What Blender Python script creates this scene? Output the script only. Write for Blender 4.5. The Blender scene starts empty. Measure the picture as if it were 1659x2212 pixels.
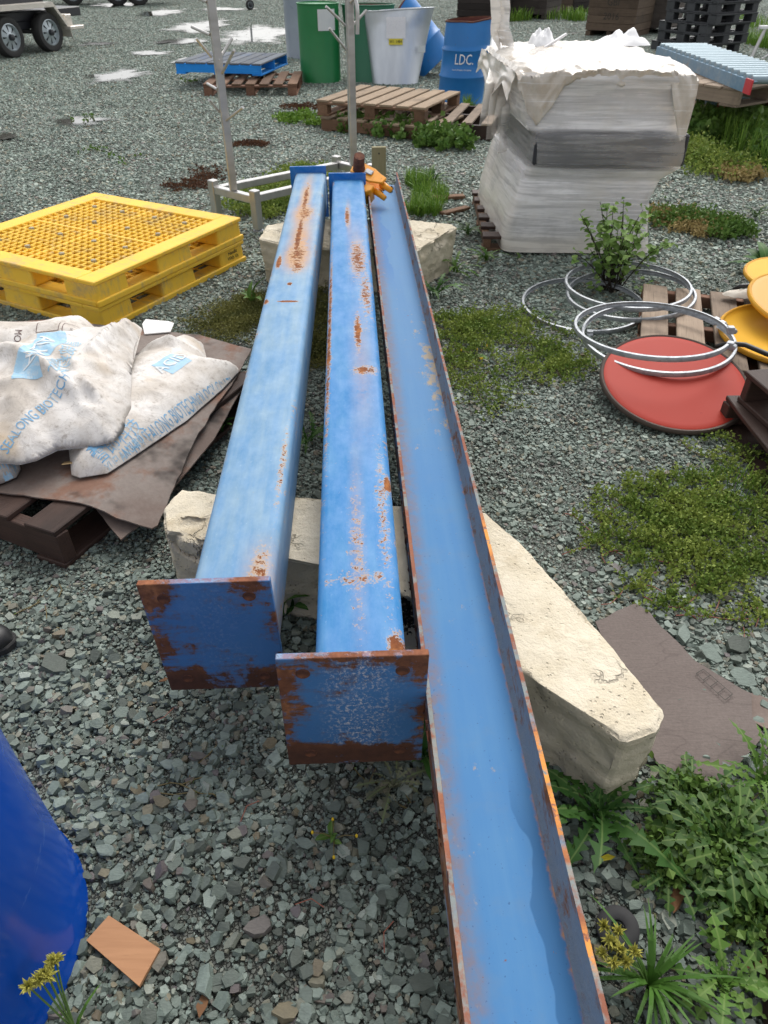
import bpy, bmesh, math, random
import numpy as np
from mathutils import Vector, Matrix, Euler, noise
from mathutils.bvhtree import BVHTree

R = math.radians
rnd = random.Random(7)
scene = bpy.context.scene
COL = scene.collection

# ------------------------------------------------------------------ camera
F_PX, CX, CY, PITCH, CAM_H = 1534.0, 829.5, 1106.0, R(38.7), 1.55
cam_d = bpy.data.cameras.new('camera')
cam = bpy.data.objects.new('camera', cam_d)
COL.objects.link(cam)
cam.location = (0, 0, CAM_H)
cam.rotation_euler = (R(90) - PITCH, 0, 0)
cam_d.sensor_fit = 'HORIZONTAL'
cam_d.sensor_width = 36.0
cam_d.lens = 36.0 * F_PX / 1659.0
cam_d.clip_start = 0.02
cam_d.clip_end = 2000
cam_d.dof.use_dof = True
cam_d.dof.focus_distance = 1.7
cam_d.dof.aperture_fstop = 14
scene.camera = cam

# ------------------------------------------------------------------ light: thin overcast, sun behind the cloud ahead of the camera
SUN_EL, SUN_AZ = R(52), R(18)          # azimuth measured from +Y towards +X
world = bpy.data.worlds.new("World")
scene.world = world
world.use_nodes = True
wt = world.node_tree
bg = wt.nodes['Background']
sky = wt.nodes.new('ShaderNodeTexSky')
sky.sky_type = 'NISHITA'
sky.sun_disc = False
sky.sun_elevation = SUN_EL
sky.sun_rotation = SUN_AZ
sky.dust_density = 3.0
hsv = wt.nodes.new('ShaderNodeHueSaturation')
hsv.inputs['Saturation'].default_value = 0.10
wt.links.new(sky.outputs[0], hsv.inputs['Color'])
wt.links.new(hsv.outputs[0], bg.inputs['Color'])
bg.inputs['Strength'].default_value = 0.15
sun_d = bpy.data.lights.new('sun', 'SUN')
sun_d.energy = 0.9
sun_d.angle = R(34)
sun_d.color = (1.0, 0.94, 0.84)
sun = bpy.data.objects.new('sun', sun_d)
COL.objects.link(sun)
sd = Vector((math.sin(SUN_AZ) * math.cos(SUN_EL), math.cos(SUN_AZ) * math.cos(SUN_EL), math.sin(SUN_EL)))
sun.rotation_euler = sd.to_track_quat('Z', 'Y').to_euler()
scene.view_settings.view_transform = 'Standard'
scene.view_settings.look = 'None'
scene.view_settings.gamma = 1
scene.view_settings.use_curve_mapping = False
scene.view_settings.exposure = 0.68
scene.cycles.max_bounces = 6
scene.cycles.diffuse_bounces = 3
scene.cycles.transparent_max_bounces = 8

# ------------------------------------------------------------------ survey helper: where a sight line of the photograph meets height z
def ray(px, py):
    x = (px - CX) / F_PX; y = -(py - CY) / F_PX
    return Vector((x, math.cos(PITCH) + y * math.sin(PITCH), -math.sin(PITCH) + y * math.cos(PITCH)))
def at(px, py, z=0.0):
    d = ray(px, py); t = (z - CAM_H) / d.z
    return Vector((d.x * t, d.y * t, z))

# ------------------------------------------------------------------ node helper
class M:
    def __init__(s, name):
        s.mat = bpy.data.materials.new(name); s.mat.use_nodes = True
        s.t = s.mat.node_tree; s.b = s.t.nodes['Principled BSDF']; s.out = s.t.nodes['Material Output']
        s._co = None; s._oi = None; s._g = None
    def link(s, v, sock):
        if hasattr(v, 'is_output'): s.t.links.new(v, sock)
        elif isinstance(v, (tuple, list)) and len(v) == 3 and sock.type == 'RGBA': sock.default_value = (*v, 1)
        else: sock.default_value = v
    def co(s, k='Object'):
        if not s._co: s._co = s.t.nodes.new('ShaderNodeTexCoord')
        return s._co.outputs[k]
    def rand(s):
        if not s._oi: s._oi = s.t.nodes.new('ShaderNodeObjectInfo')
        return s._oi.outputs['Random']
    def pos(s):
        if not s._g: s._g = s.t.nodes.new('ShaderNodeNewGeometry')
        return s._g.outputs['Position']
    def attr(s, name, out='Fac'):
        n = s.t.nodes.new('ShaderNodeAttribute'); n.attribute_name = name
        return n.outputs[out]
    def map(s, v=None, scale=(1, 1, 1), loc=(0, 0, 0), rot=(0, 0, 0)):
        n = s.t.nodes.new('ShaderNodeMapping')
        s.link(v if v is not None else s.co(), n.inputs[0])
        s.link(loc, n.inputs['Location'])
        n.inputs['Rotation'].default_value = rot; n.inputs['Scale'].default_value = scale
        return n.outputs[0]
    def offs(s, v=None, amount=37.0):
        """object coordinates shifted by the object's own random number, so copies do not repeat"""
        c = s.t.nodes.new('ShaderNodeCombineXYZ')
        r = s.m('MULTIPLY', s.rand(), amount)
        for i in range(3): s.t.links.new(r, c.inputs[i])
        a = s.t.nodes.new('ShaderNodeVectorMath'); a.operation = 'ADD'
        s.link(v if v is not None else s.co(), a.inputs[0]); s.t.links.new(c.outputs[0], a.inputs[1])
        return a.outputs[0]
    def noise(s, v=None, scale=5., detail=4., rough=.55, dist=0.):
        n = s.t.nodes.new('ShaderNodeTexNoise')
        s.link(v if v is not None else s.co(), n.inputs['Vector'])
        n.inputs['Scale'].default_value = scale; n.inputs['Detail'].default_value = detail
        n.inputs['Roughness'].default_value = rough; n.inputs['Distortion'].default_value = dist
        return n.outputs['Fac']
    def vor(s, v=None, scale=5., feature='F1', out='Distance', rnd_=1.):
        n = s.t.nodes.new('ShaderNodeTexVoronoi'); n.feature = feature
        s.link(v if v is not None else s.co(), n.inputs['Vector'])
        n.inputs['Scale'].default_value = scale; n.inputs['Randomness'].default_value = rnd_
        return n.outputs[out]
    def m(s, op, a, b=None, c=None, clamp=False):
        n = s.t.nodes.new('ShaderNodeMath'); n.operation = op; n.use_clamp = clamp
        s.link(a, n.inputs[0])
        if b is not None: s.link(b, n.inputs[1])
        if c is not None: s.link(c, n.inputs[2])
        return n.outputs[0]
    def ss(s, x, lo, hi):
        n = s.t.nodes.new('ShaderNodeMapRange'); n.interpolation_type = 'SMOOTHSTEP'
        s.link(x, n.inputs[0]); n.inputs[1].default_value = lo; n.inputs[2].default_value = hi
        return n.outputs[0]
    def win(s, x, c, w):
        """1 at x=c falling to 0 at |x-c|=w"""
        return s.ss(s.m('ABSOLUTE', s.m('SUBTRACT', x, c)), w, 0.0)
    def mix(s, f, a, b, mode='MIX'):
        n = s.t.nodes.new('ShaderNodeMix'); n.data_type = 'RGBA'; n.blend_type = mode
        s.link(f, n.inputs['Factor']); s.link(a, n.inputs['A']) if False else None
        s.link(f, n.inputs[0]); s.link(a, n.inputs[6]); s.link(b, n.inputs[7])
        return n.outputs[2]
    def ramp(s, f, stops, const=False):
        n = s.t.nodes.new('ShaderNodeValToRGB')
        s.link(f, n.inputs[0]); r = n.color_ramp
        if const: r.interpolation = 'CONSTANT'
        while len(r.elements) < len(stops): r.elements.new(0.5)
        for e, (p, c) in zip(r.elements, stops): e.position = p; e.color = (*c, 1)
        return n.outputs[0]
    def sep(s, v=None):
        n = s.t.nodes.new('ShaderNodeSeparateXYZ'); s.link(v if v is not None else s.co(), n.inputs[0])
        return n.outputs
    def hsv(s, col, h=.5, sa=1., v=1.):
        n = s.t.nodes.new('ShaderNodeHueSaturation')
        s.link(col, n.inputs['Color']); s.link(h, n.inputs['Hue']); s.link(sa, n.inputs['Saturation']); s.link(v, n.inputs['Value'])
        return n.outputs[0]
    def bump(s, h, strength=.5, dist=.01):
        n = s.t.nodes.new('ShaderNodeBump')
        n.inputs['Strength'].default_value = strength; n.inputs['Distance'].default_value = dist
        s.link(h, n.inputs['Height']); s.t.links.new(n.outputs[0], s.b.inputs['Normal'])
    def set(s, base=None, rough=None, metal=None, spec=None, trans=None, alpha=None, coat=None):
        for v, k in ((base, 'Base Color'), (rough, 'Roughness'), (metal, 'Metallic'), (spec, 'Specular IOR Level'),
                     (trans, 'Transmission Weight'), (alpha, 'Alpha'), (coat, 'Coat Weight')):
            if v is not None: s.link(v, s.b.inputs[k])
        return s.mat

# ------------------------------------------------------------------ mesh helper
class MB:
    def __init__(s): s.v = []; s.f = []; s.mi = []
    def add(s, vs, fs, mi=0):
        o = len(s.v); s.v += [tuple(v) for v in vs]; s.f += [tuple(i + o for i in f) for f in fs]; s.mi += [mi] * len(fs); return s
    def box(s, c, d, rot=None, mi=0, taper=1.0):
        x, y, z = (k / 2 for k in d); vs = []
        for sz in (-1, 1):
            t = taper if sz > 0 else 1
            for sx, sy in ((-1, -1), (1, -1), (1, 1), (-1, 1)):
                p = Vector((sx * x * t, sy * y * t, sz * z))
                if rot is not None: p = rot @ p
                vs.append(p + Vector(c))
        return s.add(vs, [(3, 2, 1, 0), (4, 5, 6, 7), (0, 1, 5, 4), (1, 2, 6, 5), (2, 3, 7, 6), (3, 0, 4, 7)], mi)
    def hexa(s, b, t, mi=0):
        """bottom quad and top quad, both counter-clockwise from above"""
        return s.add(list(b) + list(t), [(3, 2, 1, 0), (4, 5, 6, 7), (0, 1, 5, 4), (1, 2, 6, 5), (2, 3, 7, 6), (3, 0, 4, 7)], mi)
    def prism(s, poly, z0, z1, mi=0):
        n = len(poly)
        vs = [(p[0], p[1], z0) for p in poly] + [(p[0], p[1], z1) for p in poly]
        return s.add(vs, [tuple(range(n - 1, -1, -1)), tuple(range(n, 2 * n))] + [(i, (i + 1) % n, n + (i + 1) % n, n + i) for i in range(n)], mi)
    def tube(s, path, r, seg=8, closed=False, mi=0, cap=True):
        path = [Vector(p) for p in path]; n = len(path); rs = r if isinstance(r, (list, tuple)) else [r] * n
        vs = []; prev = None
        for i, p in enumerate(path):
            a = path[(i - 1) % n] if (closed or i > 0) else p
            b = path[(i + 1) % n] if (closed or i < n - 1) else p
            t = (b - a).normalized()
            if prev is None:
                u = t.orthogonal().normalized()
            else:
                u = (prev - t * prev.dot(t)); u = u.normalized() if u.length > 1e-6 else t.orthogonal().normalized()
            prev = u; w = t.cross(u)
            for k in range(seg):
                an = 2 * math.pi * k / seg
                vs.append(p + (u * math.cos(an) + w * math.sin(an)) * rs[i])
        fs = []
        for i in range(n if closed else n - 1):
            j = (i + 1) % n
            for k in range(seg):
                l = (k + 1) % seg
                fs.append((i * seg + k, i * seg + l, j * seg + l, j * seg + k))
        if not closed and cap:
            fs.append(tuple(range(seg - 1, -1, -1))); fs.append(tuple((n - 1) * seg + k for k in range(seg)))
        return s.add(vs, fs, mi)
    def lathe(s, prof, seg=32, mi=0, cap0=False, cap1=False, fn=None):
        vs = []
        for r, z in prof:
            for k in range(seg):
                a = 2 * math.pi * k / seg; p = Vector((r * math.cos(a), r * math.sin(a), z))
                vs.append(fn(p) if fn else p)
        fs = []
        for i in range(len(prof) - 1):
            for k in range(seg):
                l = (k + 1) % seg
                fs.append((i * seg + k, i * seg + l, (i + 1) * seg + l, (i + 1) * seg + k))
        if cap0: fs.append(tuple(range(seg - 1, -1, -1)))
        if cap1: fs.append(tuple((len(prof) - 1) * seg + k for k in range(seg)))
        return s.add(vs, fs, mi)
    def grid(s, nx, ny, fn, mi=0):
        vs = [fn(i / nx, j / ny) for j in range(ny + 1) for i in range(nx + 1)]
        return s.add(vs, [(j * (nx + 1) + i, j * (nx + 1) + i + 1, (j + 1) * (nx + 1) + i + 1, (j + 1) * (nx + 1) + i) for j in range(ny) for i in range(nx)], mi)
    def mesh(s, name, mats=(), smooth=False):
        me = bpy.data.meshes.new(name); me.from_pydata(s.v, [], s.f)
        for m_ in (mats if isinstance(mats, (list, tuple)) else [mats]): me.materials.append(m_)
        if any(s.mi): me.polygons.foreach_set('material_index', s.mi)
        if smooth:
            me.polygons.foreach_set('use_smooth', [True] * len(me.polygons))
            if smooth is not True:
                me.set_sharp_from_angle(angle=smooth)
        me.update(); return me

def tag(o, label=None, cat=None, group=None, kind=None):
    if label: o['label'] = label
    if cat: o['category'] = cat
    if group: o['group'] = group
    if kind: o['kind'] = kind
    return o
def link(o, parent=None):
    COL.objects.link(o)
    if parent is not None: o.parent = parent
    return o
def obj(name, data, mats=None, parent=None, loc=(0, 0, 0), rot=(0, 0, 0), smooth=False, bevel=0, seg=1):
    me = data.mesh(name, mats, smooth) if isinstance(data, MB) else data
    o = bpy.data.objects.new(name, me); link(o, parent)
    o.location = loc; o.rotation_euler = rot
    if bevel:
        b = o.modifiers.new('bevel', 'BEVEL'); b.width = bevel; b.segments = seg; b.limit_method = 'ANGLE'; b.angle_limit = R(40)
    return o
def empty(name, loc=(0, 0, 0), rz=0, label=None, cat=None, group=None, rot=None):
    o = bpy.data.objects.new(name, None); link(o); o.location = loc; o.rotation_euler = rot if rot else (0, 0, rz)
    o.empty_display_size = .1
    return tag(o, label, cat, group)
def copy_tree(o, parent=None):
    c = o.copy(); link(c, parent)
    for ch in list(o.children): copy_tree(ch, c)
    return c
def fbm(p, sc=1., oct_=4): return noise.fractal(Vector(p) * sc, 1.0, 2.0, oct_)

def text_mesh(body, size, depth=0.0, res=2, align='CENTER', shear=0.0, sx=1.0):
    cu = bpy.data.curves.new('lettering', 'FONT'); cu.body = body; cu.size = size; cu.extrude = depth; cu.resolution_u = res
    cu.align_x = align; cu.align_y = 'CENTER'; cu.shear = shear
    o = bpy.data.objects.new('lettering', cu); COL.objects.link(o)
    dg = bpy.context.evaluated_depsgraph_get(); dg.update()
    me = bpy.data.meshes.new_from_object(o.evaluated_get(dg))
    bpy.data.objects.remove(o); bpy.data.curves.remove(cu)
    if sx != 1.0:
        for v in me.vertices: v.co.x *= sx
    return me
# ------------------------------------------------------------------ ground
STONE_RAMP = [(0.0, (.085, .098, .086)), (.14, (.125, .144, .128)), (.3, (.16, .188, .168)), (.5, (.205, .243, .218)),
              (.68, (.25, .295, .268)), (.80, (.315, .36, .325)), (.86, (.20, .175, .125)), (.90, (.15, .135, .14)), (.94, (.25, .245, .20)), (1.0, (.38, .425, .39))]
def stone_material(name, val):
    g = M(name)
    r = g.attr('shade'); r = g.m('FRACT', g.m('ADD', r, g.m('MULTIPLY', g.rand(), 3.7)))
    p = g.pos()
    n = g.noise(p, 60, 4, .6); n2 = g.noise(g.map(p, (90, 300, 300), rot=(.3, .2, .7)), 1, 2, .5)
    big = g.noise(p, 1.1, 3, .5)
    c = g.ramp(r, STONE_RAMP)
    c = g.hsv(c, .5, g.m('MULTIPLY_ADD', big, .5, 1.05), g.m('ADD', g.m('MULTIPLY_ADD', n, .5, .42), g.m('MULTIPLY', n2, .45)))
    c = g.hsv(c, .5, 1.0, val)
    g.bump(g.m('ADD', n, n2), .35, .003)
    return g.set(base=c, rough=g.m('MULTIPLY_ADD', n, .35, .45), spec=.4)
def ground_material():
    g = M('crushed_slate_ground'); p = g.pos()
    cell = g.vor(p, 120, 'F1', 'Color'); cr = g.sep(cell)[0]
    d = g.vor(p, 120, 'DISTANCE_TO_EDGE')
    c = g.mix(g.noise(p, 130, 4, .7), (.06, .065, .056), (.22, .235, .21))
    gap = g.ss(d, .0, .16)
    big = g.noise(p, .55, 4, .6); mid = g.noise(p, 3.2, 4, .6)
    fines = g.mix(mid, (.15, .155, .135), (.25, .255, .23))
    c = g.mix(g.m('MULTIPLY', g.m('SUBTRACT', 1.0, gap), .55), c, (.075, .079, .066))
    c = g.mix(g.ss(g.m('ADD', big, g.m('MULTIPLY', mid, .4)), .72, .9), c, fines)
    c = g.hsv(c, .5, 1.0, g.m('MULTIPLY_ADD', mid, .5, .8))
    h = g.m('ADD', g.m('MULTIPLY', gap, .6), g.m('MULTIPLY', cr, .6))
    g.bump(h, .9, .012)
    return g.set(base=c, rough=.7, spec=.3)
MAT_STONE = stone_material('dark_slate_chip', .84); MAT_STONE_MID = stone_material('slate_chip', 1.0); MAT_STONE_HAZE = stone_material('hazed_slate_chip', 1.22); MAT_GROUND = ground_material()  # near copy darker; far copy lightened, sky sheen and haze painted into its colour
gb = MB(); gb.add([(-220, -60, 0), (220, -60, 0), (220, 380, 0), (-220, 380, 0)], [(0, 1, 2, 3)])
ground = obj('ground', gb, MAT_GROUND); tag(ground, 'wet grey green crushed slate yard with puddles and weeds', None, None, 'structure')

def chip(rg, flat=.42):
    """one broken slate chip as the hull of a few points in a flattened box"""
    bm = bmesh.new()
    k = rg.randint(5, 7); a0 = rg.random() * 7
    for i in range(k):
        a = a0 + 2 * math.pi * (i + rg.uniform(-.3, .3)) / k; r = rg.uniform(.62, 1.08)
        for z in (-1, 1):
            q = r * rg.uniform(.72, 1.0)
            bm.verts.new((q * math.cos(a), q * .76 * math.sin(a), z * flat * rg.uniform(.6, 1.0)))
    res = bmesh.ops.convex_hull(bm, input=bm.verts)
    bmesh.ops.delete(bm, geom=[e for e in res['geom_interior'] if isinstance(e, bmesh.types.BMVert)], context='VERTS')
    bmesh.ops.dissolve_limit(bm, angle_limit=R(14), verts=bm.verts, edges=bm.edges)
    bmesh.ops.triangulate(bm, faces=bm.faces)
    V = np.array([v.co[:] for v in bm.verts]); idx = {v: i for i, v in enumerate(bm.verts)}
    Fc = np.array([[idx[v] for v in f.verts] for f in bm.faces]); bm.free()
    return V, Fc
rg = random.Random(3)
CHIPS = [chip(rg, rg.uniform(.3, .6)) for _ in range(26)]

def euler_np(rx, ry, rz):
    return np.array(Euler((rx, ry, rz)).to_matrix())
def gravel_tile(name, size, n, rmin, med, rmax, seed, sig=.45, mat=None, flat=.9):
    g = np.random.default_rng(seed); pr = random.Random(seed)
    Vs, Fs, Sh = [], [], []; o = 0
    for i in range(n):
        V, Fc = CHIPS[pr.randrange(len(CHIPS))]
        r = float(np.clip(med * math.exp(g.normal() * sig), rmin, rmax))
        q = euler_np(g.normal() * .28, g.normal() * .28, g.random() * 6.3)
        W = (V * [r, r, r * flat]) @ q.T
        z = r * .18 + g.random() * .006 - W[:, 2].min() * .25
        W += [(g.random() - .5) * size, (g.random() - .5) * size, z]
        Vs.append(W); Fs.append(Fc + o); o += len(V); Sh.append(np.full(len(V), g.random()))
    V = np.concatenate(Vs); Fc = np.concatenate(Fs); S = np.concatenate(Sh).astype(np.float32)
    me = bpy.data.meshes.new(name); me.from_pydata(V.tolist(), [], Fc.tolist())
    a = me.attributes.new('shade', 'FLOAT', 'POINT'); a.data.foreach_set('value', S)
    me.materials.append(mat or MAT_STONE)
    return bpy.data.objects.new(name, me)

def scatter_tiles(name, tiles, pts, parent, label):
    """one 'stuff' object: tile meshes instanced on points by geometry nodes"""
    c = bpy.data.collections.new(name + '_tiles')
    for t in tiles: c.objects.link(t)
    me = bpy.data.meshes.new(name); me.from_pydata([p[:3] for p in pts], [], [])
    ra = me.attributes.new('turn', 'FLOAT', 'POINT'); ra.data.foreach_set('value', np.array([p[3] for p in pts], dtype=np.float32))
    ia = me.attributes.new('pick', 'INT', 'POINT'); ia.data.foreach_set('value', np.array([p[4] for p in pts], dtype=np.int32))
    o = bpy.data.objects.new(name, me); link(o, parent); tag(o, label, None, None, 'stuff')
    ng = bpy.data.node_groups.new(name, 'GeometryNodeTree')
    ng.interface.new_socket('Geometry', in_out='INPUT', socket_type='NodeSocketGeometry')
    ng.interface.new_socket('Geometry', in_out='OUTPUT', socket_type='NodeSocketGeometry')
    N = ng.nodes.new; L = ng.links.new
    i_ = N('NodeGroupInput'); o_ = N('NodeGroupOutput'); iop = N('GeometryNodeInstanceOnPoints'); ci = N('GeometryNodeCollectionInfo')
    ci.inputs['Collection'].default_value = c; ci.inputs['Separate Children'].default_value = True; ci.inputs['Reset Children'].default_value = True
    t = N('GeometryNodeInputNamedAttribute'); t.data_type = 'FLOAT'; t.inputs['Name'].default_value = 'turn'
    k = N('GeometryNodeInputNamedAttribute'); k.data_type = 'INT'; k.inputs['Name'].default_value = 'pick'
    cx = N('ShaderNodeCombineXYZ')
    L(i_.outputs[0], iop.inputs['Points']); L(ci.outputs[0], iop.inputs['Instance']); iop.inputs['Pick Instance'].default_value = True
    L(k.outputs['Attribute'], iop.inputs['Instance Index']); L(t.outputs['Attribute'], cx.inputs[2]); L(cx.outputs[0], iop.inputs['Rotation'])
    L(iop.outputs[0], o_.inputs[0])
    md = o.modifiers.new('scatter', 'NODES'); md.node_group = ng
    return o

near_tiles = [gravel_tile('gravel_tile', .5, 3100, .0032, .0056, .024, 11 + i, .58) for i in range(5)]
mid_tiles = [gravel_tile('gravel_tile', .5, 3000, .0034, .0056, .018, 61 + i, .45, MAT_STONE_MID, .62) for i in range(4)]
far_tiles = [gravel_tile('gravel_tile', 1.0, 3600, .0055, .0095, .024, 31 + i, .4, MAT_STONE_HAZE, .7) for i in range(4)]
pts = []
def wedge(y): return .62 * (y + .9) + .5
y = -.5
while y < 1.35:
    x = -wedge(max(y, 0)); n = int(2 * wedge(max(y, 0)) / .38) + 1
    for i in range(n):
        pts.append((x + i * .38 + rnd.uniform(-.06, .06), y + rnd.uniform(-.06, .06), rnd.uniform(-.003, .003), rnd.random() * 6.28, rnd.randrange(5)))
    y += .36
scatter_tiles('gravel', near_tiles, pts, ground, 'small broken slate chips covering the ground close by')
pts = []; y = 1.4
while y < 4.1:
    x = -wedge(y); n = int(2 * wedge(y) / .38) + 1
    for i in range(n): pts.append((x + i * .38 + rnd.uniform(-.06, .06), y + rnd.uniform(-.06, .06), rnd.uniform(-.003, .002), rnd.random() * 6.28, rnd.randrange(4)))
    y += .36
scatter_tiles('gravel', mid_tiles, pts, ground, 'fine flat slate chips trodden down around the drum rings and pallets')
pts = []; y = 4.0
while y < 34:
    x = -wedge(y); n = int(2 * wedge(y) / .8) + 1
    for i in range(n):
        pts.append((x + i * .8 + rnd.uniform(-.1, .1), y + rnd.uniform(-.1, .1), rnd.uniform(-.004, .002) - .002, rnd.random() * 6.28, rnd.randrange(4)))
    y += .75 if y < 18 else 1.0
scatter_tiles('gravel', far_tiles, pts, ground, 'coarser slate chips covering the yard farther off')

# the largest stones lie one by one on the gravel
big_meshes = []
for i in range(18):
    V, Fc = chip(rg, rg.uniform(.28, .5))
    me = bpy.data.meshes.new('stone'); me.from_pydata(V.tolist(), [], Fc.tolist())
    a = me.attributes.new('shade', 'FLOAT', 'POINT'); a.data.foreach_set('value', np.full(len(V), .3 + .35 * rg.random(), dtype=np.float32))
    me.materials.append(MAT_STONE); big_meshes.append(me)
hand = [(122, 1447, .052), (590, 1650, .03), (910, 2130, .036), (595, 1890, .034), (500, 2120, .03), (660, 1830, .03), (232, 1843, .036),
        (255, 1895, .03), (715, 1815, .03), (560, 2010, .034), (455, 1950, .028), (350, 2080, .03), (480, 1975, .028), (1090, 1240, .02),
        (1190, 1240, .026), (1230, 1180, .022), (1470, 1380, .05), (1530, 1420, .045), (1590, 1400, .05), (1600, 1470, .05), (1560, 1510, .03),
        (1330, 1235, .03), (1225, 1690, .02), (1370, 1960, .03), (1385, 2000, .03), (445, 2130, .04), (480, 2170, .03), (620, 2195, .035),
        (505, 1700, .022), (430, 1640, .026), (700, 1700, .02), (610, 1880, .03), (380, 1870, .025), (300, 1770, .022), (1170, 680, .03), (1450, 1150, .03)]
spots = [(at(x, y), r) for x, y, r in hand]
while len(spots) < 300:
    yy = rnd.uniform(.32, 3.2) ** 1.0; xx = rnd.uniform(-wedge(yy) * .9, wedge(yy) * .9)
    spots.append((Vector((xx, yy, 0)), min(.034, .0125 * math.exp(abs(rnd.gauss(0, .42))))))
for p, r in spots:
    me = big_meshes[rnd.randrange(18)]
    o = bpy.data.objects.new('stone', me); link(o, ground)
    o.location = (p.x, p.y, .007 + r * .18); o.scale = (r * rnd.uniform(.85, 1.25), r * rnd.uniform(.75, 1.05), r * rnd.uniform(.55, .8))
    o.rotation_euler = (rnd.gauss(0, .2), rnd.gauss(0, .2), rnd.random() * 6.3)

# ------------------------------------------------------------------ puddles
pm = M('standing_water'); pn = pm.noise(pm.pos(), 4, 2); pm.bump(pn, .05, .01)
pe = pm.attr('edge'); pa_ = pm.ss(pm.m('ADD', pm.m('SUBTRACT', 1.0, pe), pm.m('MULTIPLY_ADD', pm.noise(pm.map(pm.pos(), (1, .7, 1)), 3.5, 5, .65), 1.5, -.75)), .06, .6)
MAT_WATER = pm.set(base=(.045, .043, .032), rough=.05, spec=.5, alpha=pa_)
def puddle(px, py, wx, wy, seed, z=.011, n=64, rough=.6):
    c = at(px, py)
    a = at(px - wx, py); b = at(px + wx, py); lo = at(px, py + wy); hi = at(px, py - wy)
    rx = (b.x - a.x) / 2; ry = (hi.y - lo.y) / 2; vs = [(c.x, (lo.y + hi.y) / 2, z)]
    for k in range(n):
        t = 2 * math.pi * k / n
        q = 1 + rough * noise.fractal(Vector((math.cos(t) * 1.3 + seed * 7, math.sin(t) * 1.3, seed)), 1, 2, 5)
        vs.append((c.x + rx * q * math.cos(t), (lo.y + hi.y) / 2 + ry * q * math.sin(t), z))
    me = MB().add(vs, [(0, 1 + k, 1 + (k + 1) % n) for k in range(n)]).mesh('puddle', MAT_WATER)
    ea = me.attributes.new('edge', 'FLOAT', 'POINT'); ea.data.foreach_set('value', np.array([0.0] + [1.0] * n, dtype=np.float32))
    o = obj('puddle', me)
    tag(o, None, None, 'puddles in the yard', 'structure'); return o
for i, (px, py, wx, wy, lab) in enumerate([
        (262, 166, 62, 15, 'long shallow puddle mirroring pale sky, midway between trailer and blue pallet'), (180, 265, 75, 12, 'silty shallow puddle with weeds in the open gravel'),
        (560, 78, 110, 24, 'largest puddle, behind the blue pallet'), (420, 62, 70, 17, 'bright puddle left of the large one'), (345, 30, 50, 9, 'narrow puddle beside the dark far trailer'),
        (330, 118, 60, 6, 'thin puddle streak by the tilted metal post'), (215, 97, 45, 5, 'muddy brown strip of water beside the trailer wheel'), (10, 300, 34, 9, 'little puddle at the picture edge above the yellow pallet'), (400, 135, 32, 10, 'small puddle in front of the blue pallet corner'),
        (250, 12, 60, 6, 'far puddle under the dark trailer'), (480, 22, 70, 4, 'far thin puddle line before the jockey wheel'), (395, 92, 55, 7, 'shallow puddle streak left of the tilted post top')]):
    tag(puddle(px, py, wx, wy, i + 1, .021 + .0004 * i), lab)
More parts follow.
